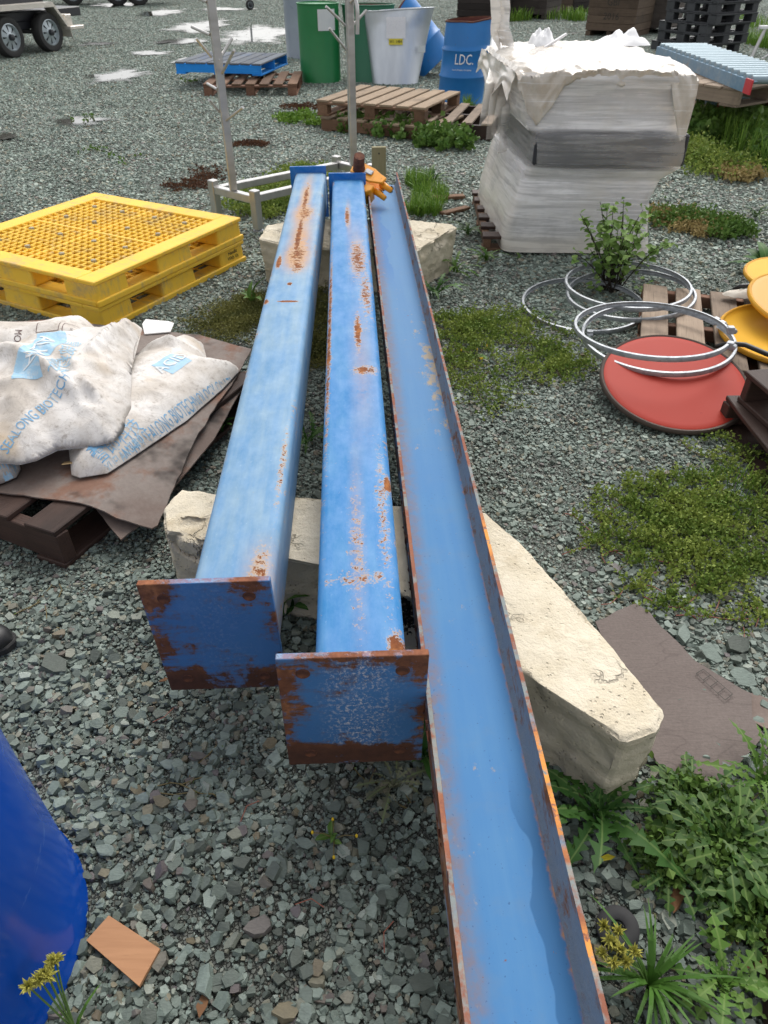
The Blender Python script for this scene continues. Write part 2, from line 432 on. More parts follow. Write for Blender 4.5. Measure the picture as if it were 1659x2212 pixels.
# ------------------------------------------------------------------ painted steel
def rust_tint(g, v, dark=(.07, .024, .012), mid=(.20, .065, .024), bright=(.40, .155, .045)):
    n = g.noise(v, 55, 5, .65); n2 = g.noise(v, 14, 3, .6)
    return g.mix(g.ss(n, .3, .62), g.mix(n2, dark, mid), g.mix(g.ss(n2, .45, .7), mid, bright))
def steel_paint(name, paint, faded, fade=.5, patches=(), spots=.0, edge=None, dirt=.15, rough=.38, stains=()):
    """blue paint with chalky fading and rust; patches are (x, y, half_x, half_y, strength) stains on the piece itself"""
    g = M(name); v = g.co(); X, Y, Z = g.sep(v)
    st = g.noise(g.map(v, (30, 2.2, 30)), 1, 4, .6); n1 = g.noise(v, 5, 5, .6); n2 = g.noise(v, 52, 5, .68); n3 = g.noise(v, 170, 3, .6)
    fd = g.ss(g.m('ADD', g.m('MULTIPLY', st, .6), g.m('MULTIPLY', n1, .6)), .75 - fade * .5, 1.0 - fade * .35)
    c = g.mix(fd, paint, faded)
    c = g.mix(g.m('MULTIPLY', g.ss(g.noise(g.map(v, (60, 60, 12)), 1, 5, .7), .6, .8), dirt), c, (.72, .78, .82))
    mot = g.noise(g.map(v, (1, .5, 1)), 16, 5, .7); c = g.hsv(c, .5, g.m('MULTIPLY_ADD', mot, -.5, 1.25), g.m('MULTIPLY_ADD', mot, .5, .75))
    for (xc, yc, hx, hy, s_) in stains:
        w = g.m('MULTIPLY', g.m('MULTIPLY', g.win(X, xc, hx), g.win(Y, yc, hy)), s_)
        w = g.m('MULTIPLY', w, g.ss(g.m('ADD', g.m('MULTIPLY', n2, .6), g.m('MULTIPLY', n1, .5)), .32, .56))
        c = g.mix(w, c, g.mix(n3, (.42, .17, .06), (.50, .30, .13)))
    f = g.m('ADD', g.m('MULTIPLY', n2, .62), g.m('MULTIPLY', n3, .38))
    add = None
    for (xc, yc, hx, hy, s) in patches:
        w = g.m('MULTIPLY', g.m('MULTIPLY', g.win(X, xc, hx), g.win(Y, yc, hy)), s)
        add = w if add is None else g.m('MAXIMUM', add, w)
    if edge:
        hx, wd, s = edge
        w = g.m('MULTIPLY', g.ss(g.m('ABSOLUTE', X), hx - wd, hx), s)
        w = g.m('MULTIPLY', w, g.ss(g.noise(v, 3.5, 3, .6), .42, .62))
        add = w if add is None else g.m('MAXIMUM', add, w)
    if add is not None: f = g.m('ADD', f, add)
    f = g.m('ADD', f, g.m('MULTIPLY', g.ss(n1, .5, .72), spots))
    r = rust_tint(g, v)
    halo = g.ss(f, .62, .74); core = g.ss(f, .715, .765)
    c = g.mix(g.m('MULTIPLY', halo, .7), c, (.50, .33, .17)); c = g.mix(core, c, r)
    g.bump(g.m('SUBTRACT', g.m('MULTIPLY', n3, .15), g.m('MULTIPLY', core, .8)), .35, .002)
    return g.set(base=c, rough=g.mix(core, (rough, rough, rough), (.85, .85, .85)), spec=.22)

BLUE, BLUE_FADE, BLUE_PALE = (.045, .20, .46), (.08, .245, .47), (.215, .335, .45)
# --- the two box columns
def rounded_rect(w, h, r, k=4):
    pts = []
    for cx_, cz_, a0 in ((w / 2 - r, -h + r, -90), (w / 2 - r, -r, 0), (-w / 2 + r, -r, 90), (-w / 2 + r, -h + r, 180)):
        for i in range(k + 1):
            a = R(a0 + 90 * i / k); pts.append((cx_ + r * math.cos(a), cz_ + r * math.sin(a)))
    return pts
def plate_material(name, seed, rustiness, scuff):
    g = M(name); v = g.map(g.co(), (1, 1, 1), loc=(seed * 3.1, seed, 0)); X, Y, Z = g.sep()
    n1 = g.noise(v, 9, 6, .68, .3); n2 = g.noise(v, 45, 4, .7)
    hstreak = g.noise(g.map(v, (7, 7, 55)), 1, 4, .65)
    ex = g.ss(g.m('ABSOLUTE', X), .075, .15); ez = g.ss(g.m('ABSOLUTE', g.m('ADD', Z, .10)), .10, .165)
    e = g.m('MAXIMUM', ex, ez)
    low = g.ss(Z, -.2, -.27)
    left = g.ss(X, -.02, -.13)
    bh = g.m('MULTIPLY', g.m('MULTIPLY', g.win(g.m('ABSOLUTE', X), .093, .06), g.m('MAXIMUM', g.win(Z, .01, .07), g.win(Z, -.265, .07))), .11)
    f = g.m('ADD', g.m('ADD', g.m('MULTIPLY', e, .13), bh), g.m('ADD', g.m('MULTIPLY_ADD', n2, .30, -.15), g.m('ADD', g.m('MULTIPLY', n1, .85), g.m('MULTIPLY', hstreak, .38))))
    f = g.m('ADD', g.m('ADD', f, g.m('MULTIPLY', low, .075)), g.m('ADD', g.m('MULTIPLY', left, .1), rustiness))
    c = g.mix(g.noise(v, 4, 3), (.04, .14, .35), (.07, .205, .44))
    c = g.mix(g.m('MULTIPLY', g.ss(g.noise(v, 110, 5, .8), .50, .60), g.m('MULTIPLY', g.win(X, .015, .11), g.m('MULTIPLY', g.ss(n1, .33, .50), scuff))), c, (.60, .58, .62))
    r = rust_tint(g, v, (.06, .024, .015), (.17, .065, .032), (.34, .14, .06))
    r = g.mix(low, r, g.mix(n2, (.03, .018, .014), (.13, .05, .028)))
    c = g.mix(g.m('MULTIPLY', g.ss(g.noise(v, 13, 5, .7), .52, .68), .5), c, (.10, .22, .45)); c = g.mix(g.m('MULTIPLY', g.ss(g.noise(g.map(v, (1, 1, 1), loc=(4, 2, 7)), 11, 5, .75), .63, .69), .7), c, (.33, .27, .21))
    c = g.mix(g.m('MULTIPLY', g.ss(f, .66, .80), .55), c, (.13, .085, .07))
    core = g.ss(f, .75, .83); c = g.mix(core, c, r)
    edge_y = g.ss(Z, .0545, .0555)
    c = g.mix(edge_y, c, g.mix(g.ss(n2, .42, .6), (.34, .13, .07), g.mix(g.ss(n1, .45, .55), (.28, .42, .58), (.22, .08, .045))))
    g.bump(g.m('ADD', g.m('MULTIPLY', n2, .5), g.m('MULTIPLY', core, -.6)), .7, .004)
    return g.set(base=c, rough=g.mix(core, (.5, .5, .5), (.9, .9, .9)), spec=.35)
TW, TH = .185, .19
def column(label, near_px, far_px, zn, zf, mat, plate_mats, roll=0.0, pw=.29, ph=.365, drop=.055, shift=0.0):
    a = at(near_px[0], near_px[1], zn + drop); a.z = zn; b = at(*far_px, zf); d = b - a; L = d.length
    rot = d.to_track_quat('Y', 'Z').to_euler()
    root = empty('steel_column', a, label=label, cat='steel column', group='blue steel columns lying on blocks', rot=rot)
    pts = rounded_rect(TW, TH, .022); n = len(pts); mb = MB(); ys = [.016 + (L - .03) * i / 12 for i in range(13)]
    vs = [(p[0], y_, p[1]) for y_ in ys for p in pts]
    mb.add(vs, [(j * n + k, j * n + (k + 1) % n, (j + 1) * n + (k + 1) % n, (j + 1) * n + k) for j in range(12) for k in range(n)])
    obj('tube', mb, mat, root, smooth=R(60))
    for end, y0, pm_ in ((0, 0, plate_mats[0]), (1, L - .014, plate_mats[1])):
        top, bot, hw, t = (drop, drop - ph, pw / 2, .016) if end == 0 else (.036, -.26, .109, .016)
        bm = bmesh.new()
        vs = [bm.verts.new(p) for p in ((-hw, 0, bot), (hw, 0, bot), (hw, 0, top), (-hw, 0, top), (-hw, t, bot), (hw, t, bot), (hw, t, top), (-hw, t, top))]
        for f in ((0, 1, 2, 3), (5, 4, 7, 6), (4, 0, 3, 7), (1, 5, 6, 2), (3, 2, 6, 7), (4, 5, 1, 0)): bm.faces.new([vs[i] for i in f])
        me = bpy.data.meshes.new('end_plate'); bm.to_mesh(me); bm.free(); me.materials.append(pm_)
        pl = obj('end_plate', me, parent=root, loc=(shift * (1 if end == 0 else .3), y0, 0), bevel=.0022, seg=2); pl.rotation_euler = (0, roll, 0)
        if end == 0:
            for sx in (-1, 1):
                for zz in (top - .045, bot + .045):
                    h = MB(); h.lathe([(.0, -.0008), (.010, -.0009), (.0125, -.002), (.0145, -.0003), (.015, .001)], 18, fn=lambda p: Vector((p.x, p.z, p.y)))
                    obj('bolt_hole', h, MAT_HOLE, pl, loc=(sx * (hw - .05), 0, zz), smooth=True)
    return root
g = M('rusted_hole'); MAT_HOLE = g.set(base=rust_tint(g, g.co(), (.03, .014, .01), (.10, .035, .018), (.2, .07, .03)), rough=.9)
mat_left = steel_paint('left_column_paint', (.12, .265, .46), BLUE_PALE, .62,
    [(.0, 3.0, .03, .7, .30), (.012, 2.75, .085, .24, .27), (.0, 2.4, .028, .65, .36), (.01, 2.15, .085, .28, .28), (.02, 2.0, .06, .14, .30), (-.065, 2.05, .02, .14, .5), (.01, 1.62, .06, .014, .75), (-.08, 1.62, .02, .05, .4), (.055, .08, .05, .2, .24), (.0, 1.80, .02, .03, .45), (.075, .5, .02, .4, .22)],
    .05, (.0925, .03, .15), .3, .5, stains=[(.0, 2.95, .05, .75, 1.0), (.012, 2.3, .085, .5, 1.0), (.0, 2.75, .09, .25, .9), (.01, 2.1, .09, .22, 1.0), (.06, .06, .07, .2, .5)])
mat_mid = steel_paint('middle_column_paint', BLUE, BLUE_FADE, .5,
    [(-.002, .38, .04, .55, .175), (.065, .5, .035, .65, .185), (.0, .27, .16, .05, .20), (.02, 1.55, .025, .3, .34), (.04, 1.25, .08, .06, .30), (.075, .05, .04, .11, .4), (.083, .62, .022, .07, .42), (.035, 2.3, .07, .45, .29), (-.01, 2.9, .025, .3, .34), (-.083, 1.6, .016, 1.6, .30), (.06, 1.9, .05, .5, .24)],
    .07, (.0925, .028, .17), .2, .46, stains=[(.0, .45, .03, .6, .22), (.03, 1.3, .06, .7, .3), (.03, 2.4, .06, .6, .35), (-.002, 2.9, .02, .4, .5)])
column('faded pale blue box column with a long rust streak, left of the two', (487, 1258), (671, 372), .43, .465, mat_left,
       (plate_material('left_plate_steel', 1, .0, .12), steel_paint('left_far_plate', (.03, .15, .45), BLUE, .2, dirt=.05)), R(-1.0), pw=.285, shift=-.047)
column('brighter blue box column with rust spots by its near plate, lying between column and channel', (779, 1419), (752, 387), .43, .465, mat_mid,
       (plate_material('middle_plate_steel', 5, .012, .95), steel_paint('middle_far_plate', (.03, .15, .45), BLUE, .2, dirt=.05)), R(.5), pw=.295, shift=-.016)

# --- the channel
def channel_web():
    g = M('channel_web_paint'); v = g.co(); X, Y, Z = g.sep(v)
    n1 = g.noise(v, 4, 5, .6); n2 = g.noise(v, 40, 5, .65); sp = g.noise(v, 150, 2, .5)
    st = g.noise(g.map(v, (26, 1.6, 26)), 1, 4, .6)
    c = g.mix(g.ss(g.m('ADD', g.m('MULTIPLY', st, .5), g.m('MULTIPLY', n1, .5)), .40, .66), (.062, .20, .43), (.085, .228, .44))
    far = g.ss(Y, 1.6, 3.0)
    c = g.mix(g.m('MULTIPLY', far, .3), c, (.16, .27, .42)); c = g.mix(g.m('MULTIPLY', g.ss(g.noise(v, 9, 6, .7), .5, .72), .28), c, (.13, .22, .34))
    tide = g.ss(g.m('ADD', X, g.m('MULTIPLY', g.noise(g.map(v, (1, 1.5, 1)), 3, 3, .5), .12)), .108, .112)
    c = g.mix(g.m('MULTIPLY', tide, g.m('MULTIPLY', g.ss(Y, 1.15, .95), .8)), c, (.028, .115, .27))
    tide2 = g.ss(g.m('ADD', g.m('MULTIPLY', X, -1.0), g.m('MULTIPLY', g.noise(g.map(v, (1, 1.2, 1)), 3, 3, .5), .17)), .10, .106)
    c = g.mix(g.m('MULTIPLY', tide2, g.m('MULTIPLY', g.ss(Y, 3.5, 3.9), .6)), c, (.055, .17, .42))
    lf = g.m('MULTIPLY', g.ss(X, -.035, -.085), g.ss(n2, .2, .75)); c = g.mix(g.m('MULTIPLY', lf, .8), c, (.23, .15, .12))
    rt = g.ss(g.m('ADD', X, g.m('MULTIPLY', n2, .028)), .092, .105)
    c = g.mix(g.m('MULTIPLY', rt, .9), c, g.mix(n2, (.26, .10, .035), (.46, .22, .07)))
    dust = g.m('MULTIPLY', g.win(Y, 2.75, .75), g.ss(X, -.01, .08)); dn = g.noise(g.map(v, (22, 14, 22)), 1, 6, .75)
    c = g.mix(g.m('MULTIPLY', g.ss(g.m('ADD', dn, g.m('MULTIPLY', dust, .22)), .62, .74), .75), c, (.46, .33, .15))
    c = g.mix(g.ss(g.m('ADD', n2, g.m('MULTIPLY', sp, .12)), .755, .79), c, (.20, .07, .03))
    c = g.mix(g.m('MULTIPLY', g.ss(sp, .69, .72), .6), c, (.03, .08, .2))
    return g.set(base=c, rough=g.m('MULTIPLY_ADD', n1, .2, .5), spec=.16)
def flange_material(name, inner_blue, bright):
    g = M(name); v = g.co(); X, Y, Z = g.sep(v)
    n1 = g.noise(g.map(v, (10, 7, 14)), 1.2, 6, .72); n2 = g.noise(v, 60, 4, .7); nl = g.noise(g.map(v, (1, 2.2, 1)), 1, 3, .5)
    r = rust_tint(g, v, (.07, .03, .02), (.20, .085, .04), (.36, .17, .07))
    c = g.mix(g.ss(n1, .47 + inner_blue, .60 + inner_blue), g.mix(n2, (.12, .20, .31), (.22, .25, .28)), r)
    rim = g.ss(Z, .0765, .0775)
    rc = g.mix(g.ss(g.m('ADD', g.m('MULTIPLY', n2, .35), g.m('MULTIPLY', g.noise(v, 16, 3, .6), .65)), .42, .54), (.22, .25, .25), g.mix(n1, (.20, .07, .045), (.30, .125, .08)))
    rc = g.mix(g.m('MULTIPLY', g.m('MULTIPLY', g.m('MAXIMUM', g.m('MAXIMUM', g.win(Y, 1.04, .20), g.win(Y, 1.71, .14)), g.win(Y, .77, .05)), bright), g.ss(n2, .38, .50)), rc, (.74, .30, .07))
    c = g.mix(rim, c, rc)
    g.bump(g.m('ADD', n1, g.m('MULTIPLY', n2, .5)), .8, .004)
    return g.set(base=c, rough=.85, spec=.3)
CW, CH_, CT = .205, .078, .0085
a = at(906, 1400, .37); b = at(824, 365, .385)
p0 = Vector((at(1000, 1330, .37).x, at(1000, 1330, .37).y, .292)); p1 = Vector((at(824, 372, .39).x, at(824, 372, .39).y, .312))
d = (p1 - p0).normalized(); s0 = p0 - d * 1.45; L = (p1 - s0).length
chan = empty('steel_channel', s0, label='long blue steel channel lying open side up with rusty flanges, right of the columns', cat='steel channel', rot=d.to_track_quat('Y', 'Z').to_euler())
CHAN_MI = None
wb = MB().box((0, L / 2, -.004), (CW - .0005, L, .008))
for i in range(4):      # root radii
    pass
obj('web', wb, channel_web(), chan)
def flange(side, mat, seed):
    mb = MB(); n = 160; vs = []
    for i in range(n + 1):
        y = L * i / n; k = .0022 * noise.noise(Vector((seed, y * 22, 0))) + .0015 * noise.noise(Vector((seed, y * 70, 3)))
        w0 = .0015 * noise.noise(Vector((seed + 9, y * 30, 0)))
        xo = side * CW / 2; xi = side * (CW / 2 - CT) + w0
        vs += [(xo, y, -.008), (xo, y, CH_ + k), (xi, y, CH_ + k), (side * (CW / 2 - CT * 1.1), y, .012), (side * (CW / 2 - CT * 2.1), y, .001), (side * (CW / 2 - CT * 2.1), y, -.008)]
    fs = [(i * 6 + j, i * 6 + (j + 1) % 6, (i + 1) * 6 + (j + 1) % 6, (i + 1) * 6 + j) if side > 0 else (i * 6 + (j + 1) % 6, i * 6 + j, (i + 1) * 6 + j, (i + 1) * 6 + (j + 1) % 6) for i in range(n) for j in range(6)]
    fs += [tuple(range(6)), tuple(n * 6 + j for j in range(6))]
    mb.add(vs, fs); return obj('flange', mb, mat, chan, smooth=R(50))
tag(flange(-1, flange_material('left_flange_steel', -.08, .1), 2), 'heavily rusted flange facing the columns')
tag(flange(1, flange_material('right_flange_steel', .03, 1.0), 6), 'flange with flaking orange and pale blue paint along its edge')
g = M('black_bolt'); MAT_BLACK_STEEL = g.set(base=(.02, .02, .022), rough=.5, metal=.3)
for (x, y) in ((-.035, .12), (.0, .13), (.03, .11), (.06, .1), (-.01, .2), (.05, .17)):
    bb = MB().lathe([(.013, 0), (.013, .009), (.011, .011), (0, .011)], 6).lathe([(.006, .011), (.006, .02), (0, .02)], 8)
    obj('bolt', bb, MAT_BLACK_STEEL, chan, loc=(x, L - y, .0005))
# rust scale peeling from the outside of the left flange
rs = MB()
for k in range(260):
    y = rnd.uniform(.05, L - .05); z = rnd.uniform(-.005, .075); l = rnd.uniform(.006, .03)
    o_ = Vector((-CW / 2 - .0008, y, z)); q = Euler((rnd.gauss(0, .5), rnd.uniform(-.1, .55), 0)).to_matrix()
    rs.add([o_ + q @ Vector((0, -l / 2, 0)), o_ + q @ Vector((0, l / 2, 0)), o_ + q @ Vector((-rnd.uniform(.001, .006), l * .4, l * .35)), o_ + q @ Vector((-rnd.uniform(.001, .006), -l * .3, l * .4))], [(0, 1, 2, 3)])
g = M('rust_scale'); tag(obj('rust_scale', rs, g.set(base=rust_tint(g, g.co(), (.03, .012, .01), (.13, .045, .03), (.3, .1, .05)), rough=.9), chan), kind='stuff')

# --- limestone blocks
def limestone(name, warm=0.0):
    g = M(name); v = g.co(); p = g.map(v, (1, 1, 1))
    n = g.noise(v, 7, 6, .65); f = g.noise(v, 90, 4, .7); lay = g.noise(g.map(v, (4, 4, 30), rot=(.25, .15, 0)), 1, 5, .65)
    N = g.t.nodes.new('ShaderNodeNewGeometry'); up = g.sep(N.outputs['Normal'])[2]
    c = g.mix(g.ss(n, .35, .68), (.71, .64, .515), (.60, .525, .395))
    c = g.mix(g.m('MULTIPLY', g.ss(lay, .55, .75), .6), c, (.40, .31, .18))
    vein = g.win(g.m('ADD', g.noise(v, 3.5, 5, .6), g.m('MULTIPLY', f, .03)), .5, .012)
    c = g.mix(g.m('MULTIPLY', g.m('MULTIPLY', vein, .18), g.ss(g.noise(g.map(v, loc=(3, 1, 2)), 5, 3, .5), .5, .62)), c, (.40, .29, .16))
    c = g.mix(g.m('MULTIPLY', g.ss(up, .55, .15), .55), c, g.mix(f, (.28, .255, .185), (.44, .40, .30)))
    pit = g.ss(g.vor(v, 75), .30, .05); g.bump(g.m('ADD', g.m('ADD', g.m('MULTIPLY', f, .7), g.m('ADD', g.m('MULTIPLY', lay, .6), g.m('MULTIPLY', g.m('MULTIPLY', vein, g.ss(g.noise(g.map(v, loc=(1, 5, 2)), 3, 3, .5), .48, .58)), -2.2))), g.m('MULTIPLY', g.m('MULTIPLY', pit, g.ss(n, .45, .6)), -.8)), .9, .008)
    return g.set(base=c, rough=.92, spec=.2)
MAT_LIME = limestone('limestone')
def block(name, top, h, inset, label, seed, extra=None, amp=.012, z0=-.01):
    """quarried block: footprint polygon (counter-clockwise), chipped and roughened"""
    bm = bmesh.new(); cx = sum(p[0] for p in top) / len(top); cy = sum(p[1] for p in top) / len(top)
    lo = [bm.verts.new((cx + (p[0] - cx) * inset - cx, cy + (p[1] - cy) * inset - cy, z0)) for p in top]
    hi = [bm.verts.new((p[0] - cx, p[1] - cy, h + .01 * noise.noise(Vector((p[0] * 9, p[1] * 9, seed))))) for p in top]
    n = len(top); bm.faces.new(hi); bm.faces.new(lo[::-1])
    for i in range(n): bm.faces.new((lo[i], lo[(i + 1) % n], hi[(i + 1) % n], hi[i]))
    bmesh.ops.bevel(bm, geom=[e for e in bm.edges if max(v.co.z for v in e.verts) > h * .5], offset=.008, segments=1, affect='EDGES')
    bmesh.ops.triangulate(bm, faces=bm.faces)
    for it in range(7):
        lim = .028 if it < 5 else .016
        es = [e for e in bm.edges if e.calc_length() > lim]
        if not es: break
        bmesh.ops.subdivide_edges(bm, edges=es, cuts=1); bmesh.ops.triangulate(bm, faces=bm.faces)
        if len(bm.verts) > 16000: break
    bm.normal_update()
    mv = {}
    for v in bm.verts:
        p = v.co + Vector((seed * 5.3, seed * 2.1, 0))
        dd = amp * (fbm(p, 6, 3) * .45 + fbm(p, 30, 3) * .35)
        led = noise.noise(Vector((p.x * 2, p.y * 2, p.z * 26)))
        if abs(v.normal.z) < .6: dd += .006 * led
        ed = 1 - max(abs(v.normal.x), abs(v.normal.y), abs(v.normal.z))
        ch = noise.noise(p * 11)
        if ed > .1 and ch > .12: dd -= .045 * (ch - .12)
        mv[v] = v.normal * dd
    for v, q in mv.items(): v.co += q
    if extra: extra(bm)
    me = bpy.data.meshes.new(name); bm.to_mesh(me); bm.free(); me.materials.append(MAT_LIME)
    me.polygons.foreach_set('use_smooth', [True] * len(me.polygons)); me.set_sharp_from_angle(angle=R(42))
    o = obj(name, me, loc=(cx, cy, 0)); return tag(o, label, 'stone block', 'cream stone blocks under the steel')
P2 = lambda px, py, z: tuple(at(px, py, z)[:2])
h = .24
def scar(bm):
    c = Vector((-.62 + .02, 1.57, .20)); 
    for v in bm.verts:
        w = v.co + Vector(SC); dx = w.x + .555; dz = w.z - .205
        if w.y < 1.60 and -.10 < dx < .08:
            r_ = math.hypot(dx, dz * 1.3)
            if r_ < .075: v.co.y += .02 * max(0, 1 - abs(r_ - .05) / .02) * 1.0; v.co.z -= .012 * max(0, 1 - abs(r_ - .05) / .02)
topL = [P2(356, 1148, h), P2(431, 1172, h), P2(690, 1217, h), P2(752, 1233, h), P2(765, 1092, h), P2(690, 1076, h), P2(392, 1058, h), P2(352, 1100, h)]
SC = (sum(p[0] for p in topL) / 8, sum(p[1] for p in topL) / 8, 0)
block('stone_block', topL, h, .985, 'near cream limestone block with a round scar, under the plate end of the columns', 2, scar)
h = .268
topR = [P2(775, 1232, h), P2(870, 1284, h), P2(1135, 1456, h), P2(1269, 1543, h), P2(1349, 1597, h), P2(1425, 1572, h), P2(1436, 1535, h), P2(1330, 1410, h), P2(1218, 1282, h), P2(1120, 1165, h), P2(1045, 1104, h), P2(850, 1088, h), P2(785, 1092, h)]
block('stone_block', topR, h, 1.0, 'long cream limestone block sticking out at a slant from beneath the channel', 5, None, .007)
hf = .255
topF = [P2(560, 515, hf), P2(640, 532, hf), P2(900, 541, hf), P2(986, 492, hf), P2(978, 484, hf), P2(880, 472, hf), P2(640, 476, hf), P2(575, 488, hf)]
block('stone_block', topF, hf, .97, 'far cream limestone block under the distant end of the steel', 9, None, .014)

# --- beam clamp sitting on the channel, timber stake behind it
g = M('orange_clamp_paint'); n = g.noise(g.co(), 40, 4, .6)
MAT_CLAMP = g.set(base=g.mix(g.ss(n, .6, .68), (.85, .33, .012), (.45, .16, .02)), rough=.4)
g = M('brown_rust'); MAT_RUST = g.set(base=rust_tint(g, g.co(), (.05, .02, .015), (.11, .04, .025), (.2, .075, .04)), rough=.9)
g = M('galvanised'); n = g.vor(g.co(), 60, 'F1', 'Color'); n2 = g.noise(g.co(), 9, 4)
MAT_GALV = g.set(base=g.mix(g.sep(n)[0], (.30, .32, .345), (.44, .46, .49)), rough=g.m('MULTIPLY_ADD', n2, .3, .38), metal=.6)
cp = at(800, 372, .445); cp.y -= .17; cp.x -= .01; cl = empty('beam_clamp', cp, R(-35), 'orange beam clamp with a rusty screw, gripping the far end of the channel', 'beam clamp'); cl.scale = (1.12, 1.12, 1.12); cl.rotation_euler = (R(28), R(14), R(-28))
jaw = MB()
for zz in (.03, -.02):
    jaw.prism([(-.09, -.035), (.03, -.045), (.1, -.02), (.105, .02), (.06, .03), (.02, .045), (-.06, .05), (-.1, .02)], zz, zz + .014)
obj('jaw_plate', jaw, MAT_CLAMP, cl, bevel=.003)
hk = MB(); pr_ = [(.02, -.05), (.07, -.05), (.07, -.085), (.05, -.11), (.02, -.105)]
hk.prism(pr_, -.055, .035); obj('jaw_hook', hk, MAT_CLAMP, cl, bevel=.004)
lg = MB().tube([(.08, .0, .012), (.15, -.012, .005)], [.018, .014], 10).tube([(.07, -.045, -.005), (.14, -.06, -.01)], [.018, .014], 10)
obj('jaw_lug', lg, MAT_CLAMP, cl, smooth=True)
obj('screw', MB().tube([(-.055, .0, .04), (-.052, 0, .09), (-.048, .004, .128)], [.033, .030, .028], 14), MAT_RUST, cl, smooth=R(40))
obj('cap_plate', MB().box((.005, .005, .049), (.045, .03, .008)), MAT_GALV, cl, bevel=.003)
g = M('olive_timber'); v = g.map(g.co(), (20, 20, 2)); n = g.noise(v, 3, 5, .6)
MAT_STAKE = g.set(base=g.mix(n, (.19, .165, .085), (.33, .30, .18)), rough=.85)
st = at(818, 400, 0); st.y += .35
obj('timber_stake', MB().prism([(-.05, -.016), (.05, -.016), (.05, .016), (-.05, .016)], -.1, .44), MAT_STAKE, loc=(at(818, 352, .33).x, at(818, 352, .33).y, 0), rot=(R(3), 0, R(4)), bevel=.003)
tag(bpy.data.objects['timber_stake'], 'olive treated timber stake standing upright behind the orange clamp', 'stake')
o = obj('nail_hole', MB().tube([(0, -.0175, .40), (0, -.015, .40)], .006, 10), MAT_BLACK_STEEL, bpy.data.objects['timber_stake'])
# ------------------------------------------------------------------ wood
def wood(name, a, b, stain=(.03, .022, .018), st=.4, wet=.0, rough=.85):
    g = M(name); v = g.offs(); X, Y, Z = g.sep(v)
    gr = g.noise(g.map(v, (2.2, 42, 42)), 1, 6, .65, .4); fine = g.noise(g.map(v, (6, 160, 160)), 1, 3, .6)
    bl = g.noise(v, 4, 4, .6)
    c = g.mix(gr, a, b); c = g.mix(g.m('MULTIPLY', g.ss(fine, .55, .72), .5), c, tuple(k * .45 for k in a))
    c = g.mix(g.m('MULTIPLY', g.ss(bl, .48, .72), st), c, stain)
    c = g.hsv(c, .5, 1.0, g.m('MULTIPLY_ADD', g.rand(), .55, .72))
    g.bump(g.m('ADD', gr, fine), .5, .003)
    return g.set(base=c, rough=rough, spec=.3)
W_GREY = wood('weathered_timber', (.20, .15, .115), (.37, .29, .22))
W_TAN = wood('tan_timber', (.19, .135, .09), (.38, .29, .205), st=.4)
W_DARK = wood('wet_dark_timber', (.030, .018, .015), (.075, .042, .032), (.012, .009, .008), .5, rough=.6)
W_RED = wood('reddish_timber', (.13, .062, .04), (.27, .15, .10), st=.35)
W_BROWN = wood('brown_timber', (.10, .055, .035), (.22, .13, .08), st=.5)
W_BLUEGREY = wood('blue_grey_boards', (.08, .10, .13), (.19, .20, .215), (.05, .09, .18), .5)
def plank_mesh(L, W, T, mat, seed=0):
    r_ = random.Random(seed); bm = bmesh.new(); k = 6; vs = []
    for i in range(k + 1):
        x = -L / 2 + L * i / k; wob = .004 * noise.noise(Vector((x * 3, seed, 0))); zz = .003 * noise.noise(Vector((x * 2, seed, 5)))
        e = (r_.uniform(-.006, .006) if i in (0, k) else 0)
        vs.append([bm.verts.new((x + e, -W / 2 + wob, -T / 2 + zz)), bm.verts.new((x - e, W / 2 + wob * .6, -T / 2 + zz)), bm.verts.new((x - e, W / 2 + wob * .6, T / 2 + zz)), bm.verts.new((x + e, -W / 2 + wob, T / 2 + zz))])
    bm.faces.new(vs[0][::-1]); bm.faces.new(vs[-1])
    for i in range(k):
        for j in range(4): bm.faces.new((vs[i][j], vs[i][(j + 1) % 4], vs[i + 1][(j + 1) % 4], vs[i + 1][j]))
    bmesh.ops.recalc_face_normals(bm, faces=bm.faces)
    me = bpy.data.meshes.new('plank'); bm.to_mesh(me); bm.free(); me.materials.append(mat); return me
_pm = {}
def plank(name, parent, L, W, T, loc, rot=(0, 0, 0), mat=W_GREY, bevel=.003):
    key = (round(L, 3), round(W, 3), round(T, 3), mat.name, rnd.randrange(2))
    if key not in _pm: _pm[key] = plank_mesh(L, W, T, mat, rnd.randrange(999))
    return obj(name, _pm[key], parent=parent, loc=loc, rot=rot, bevel=bevel)
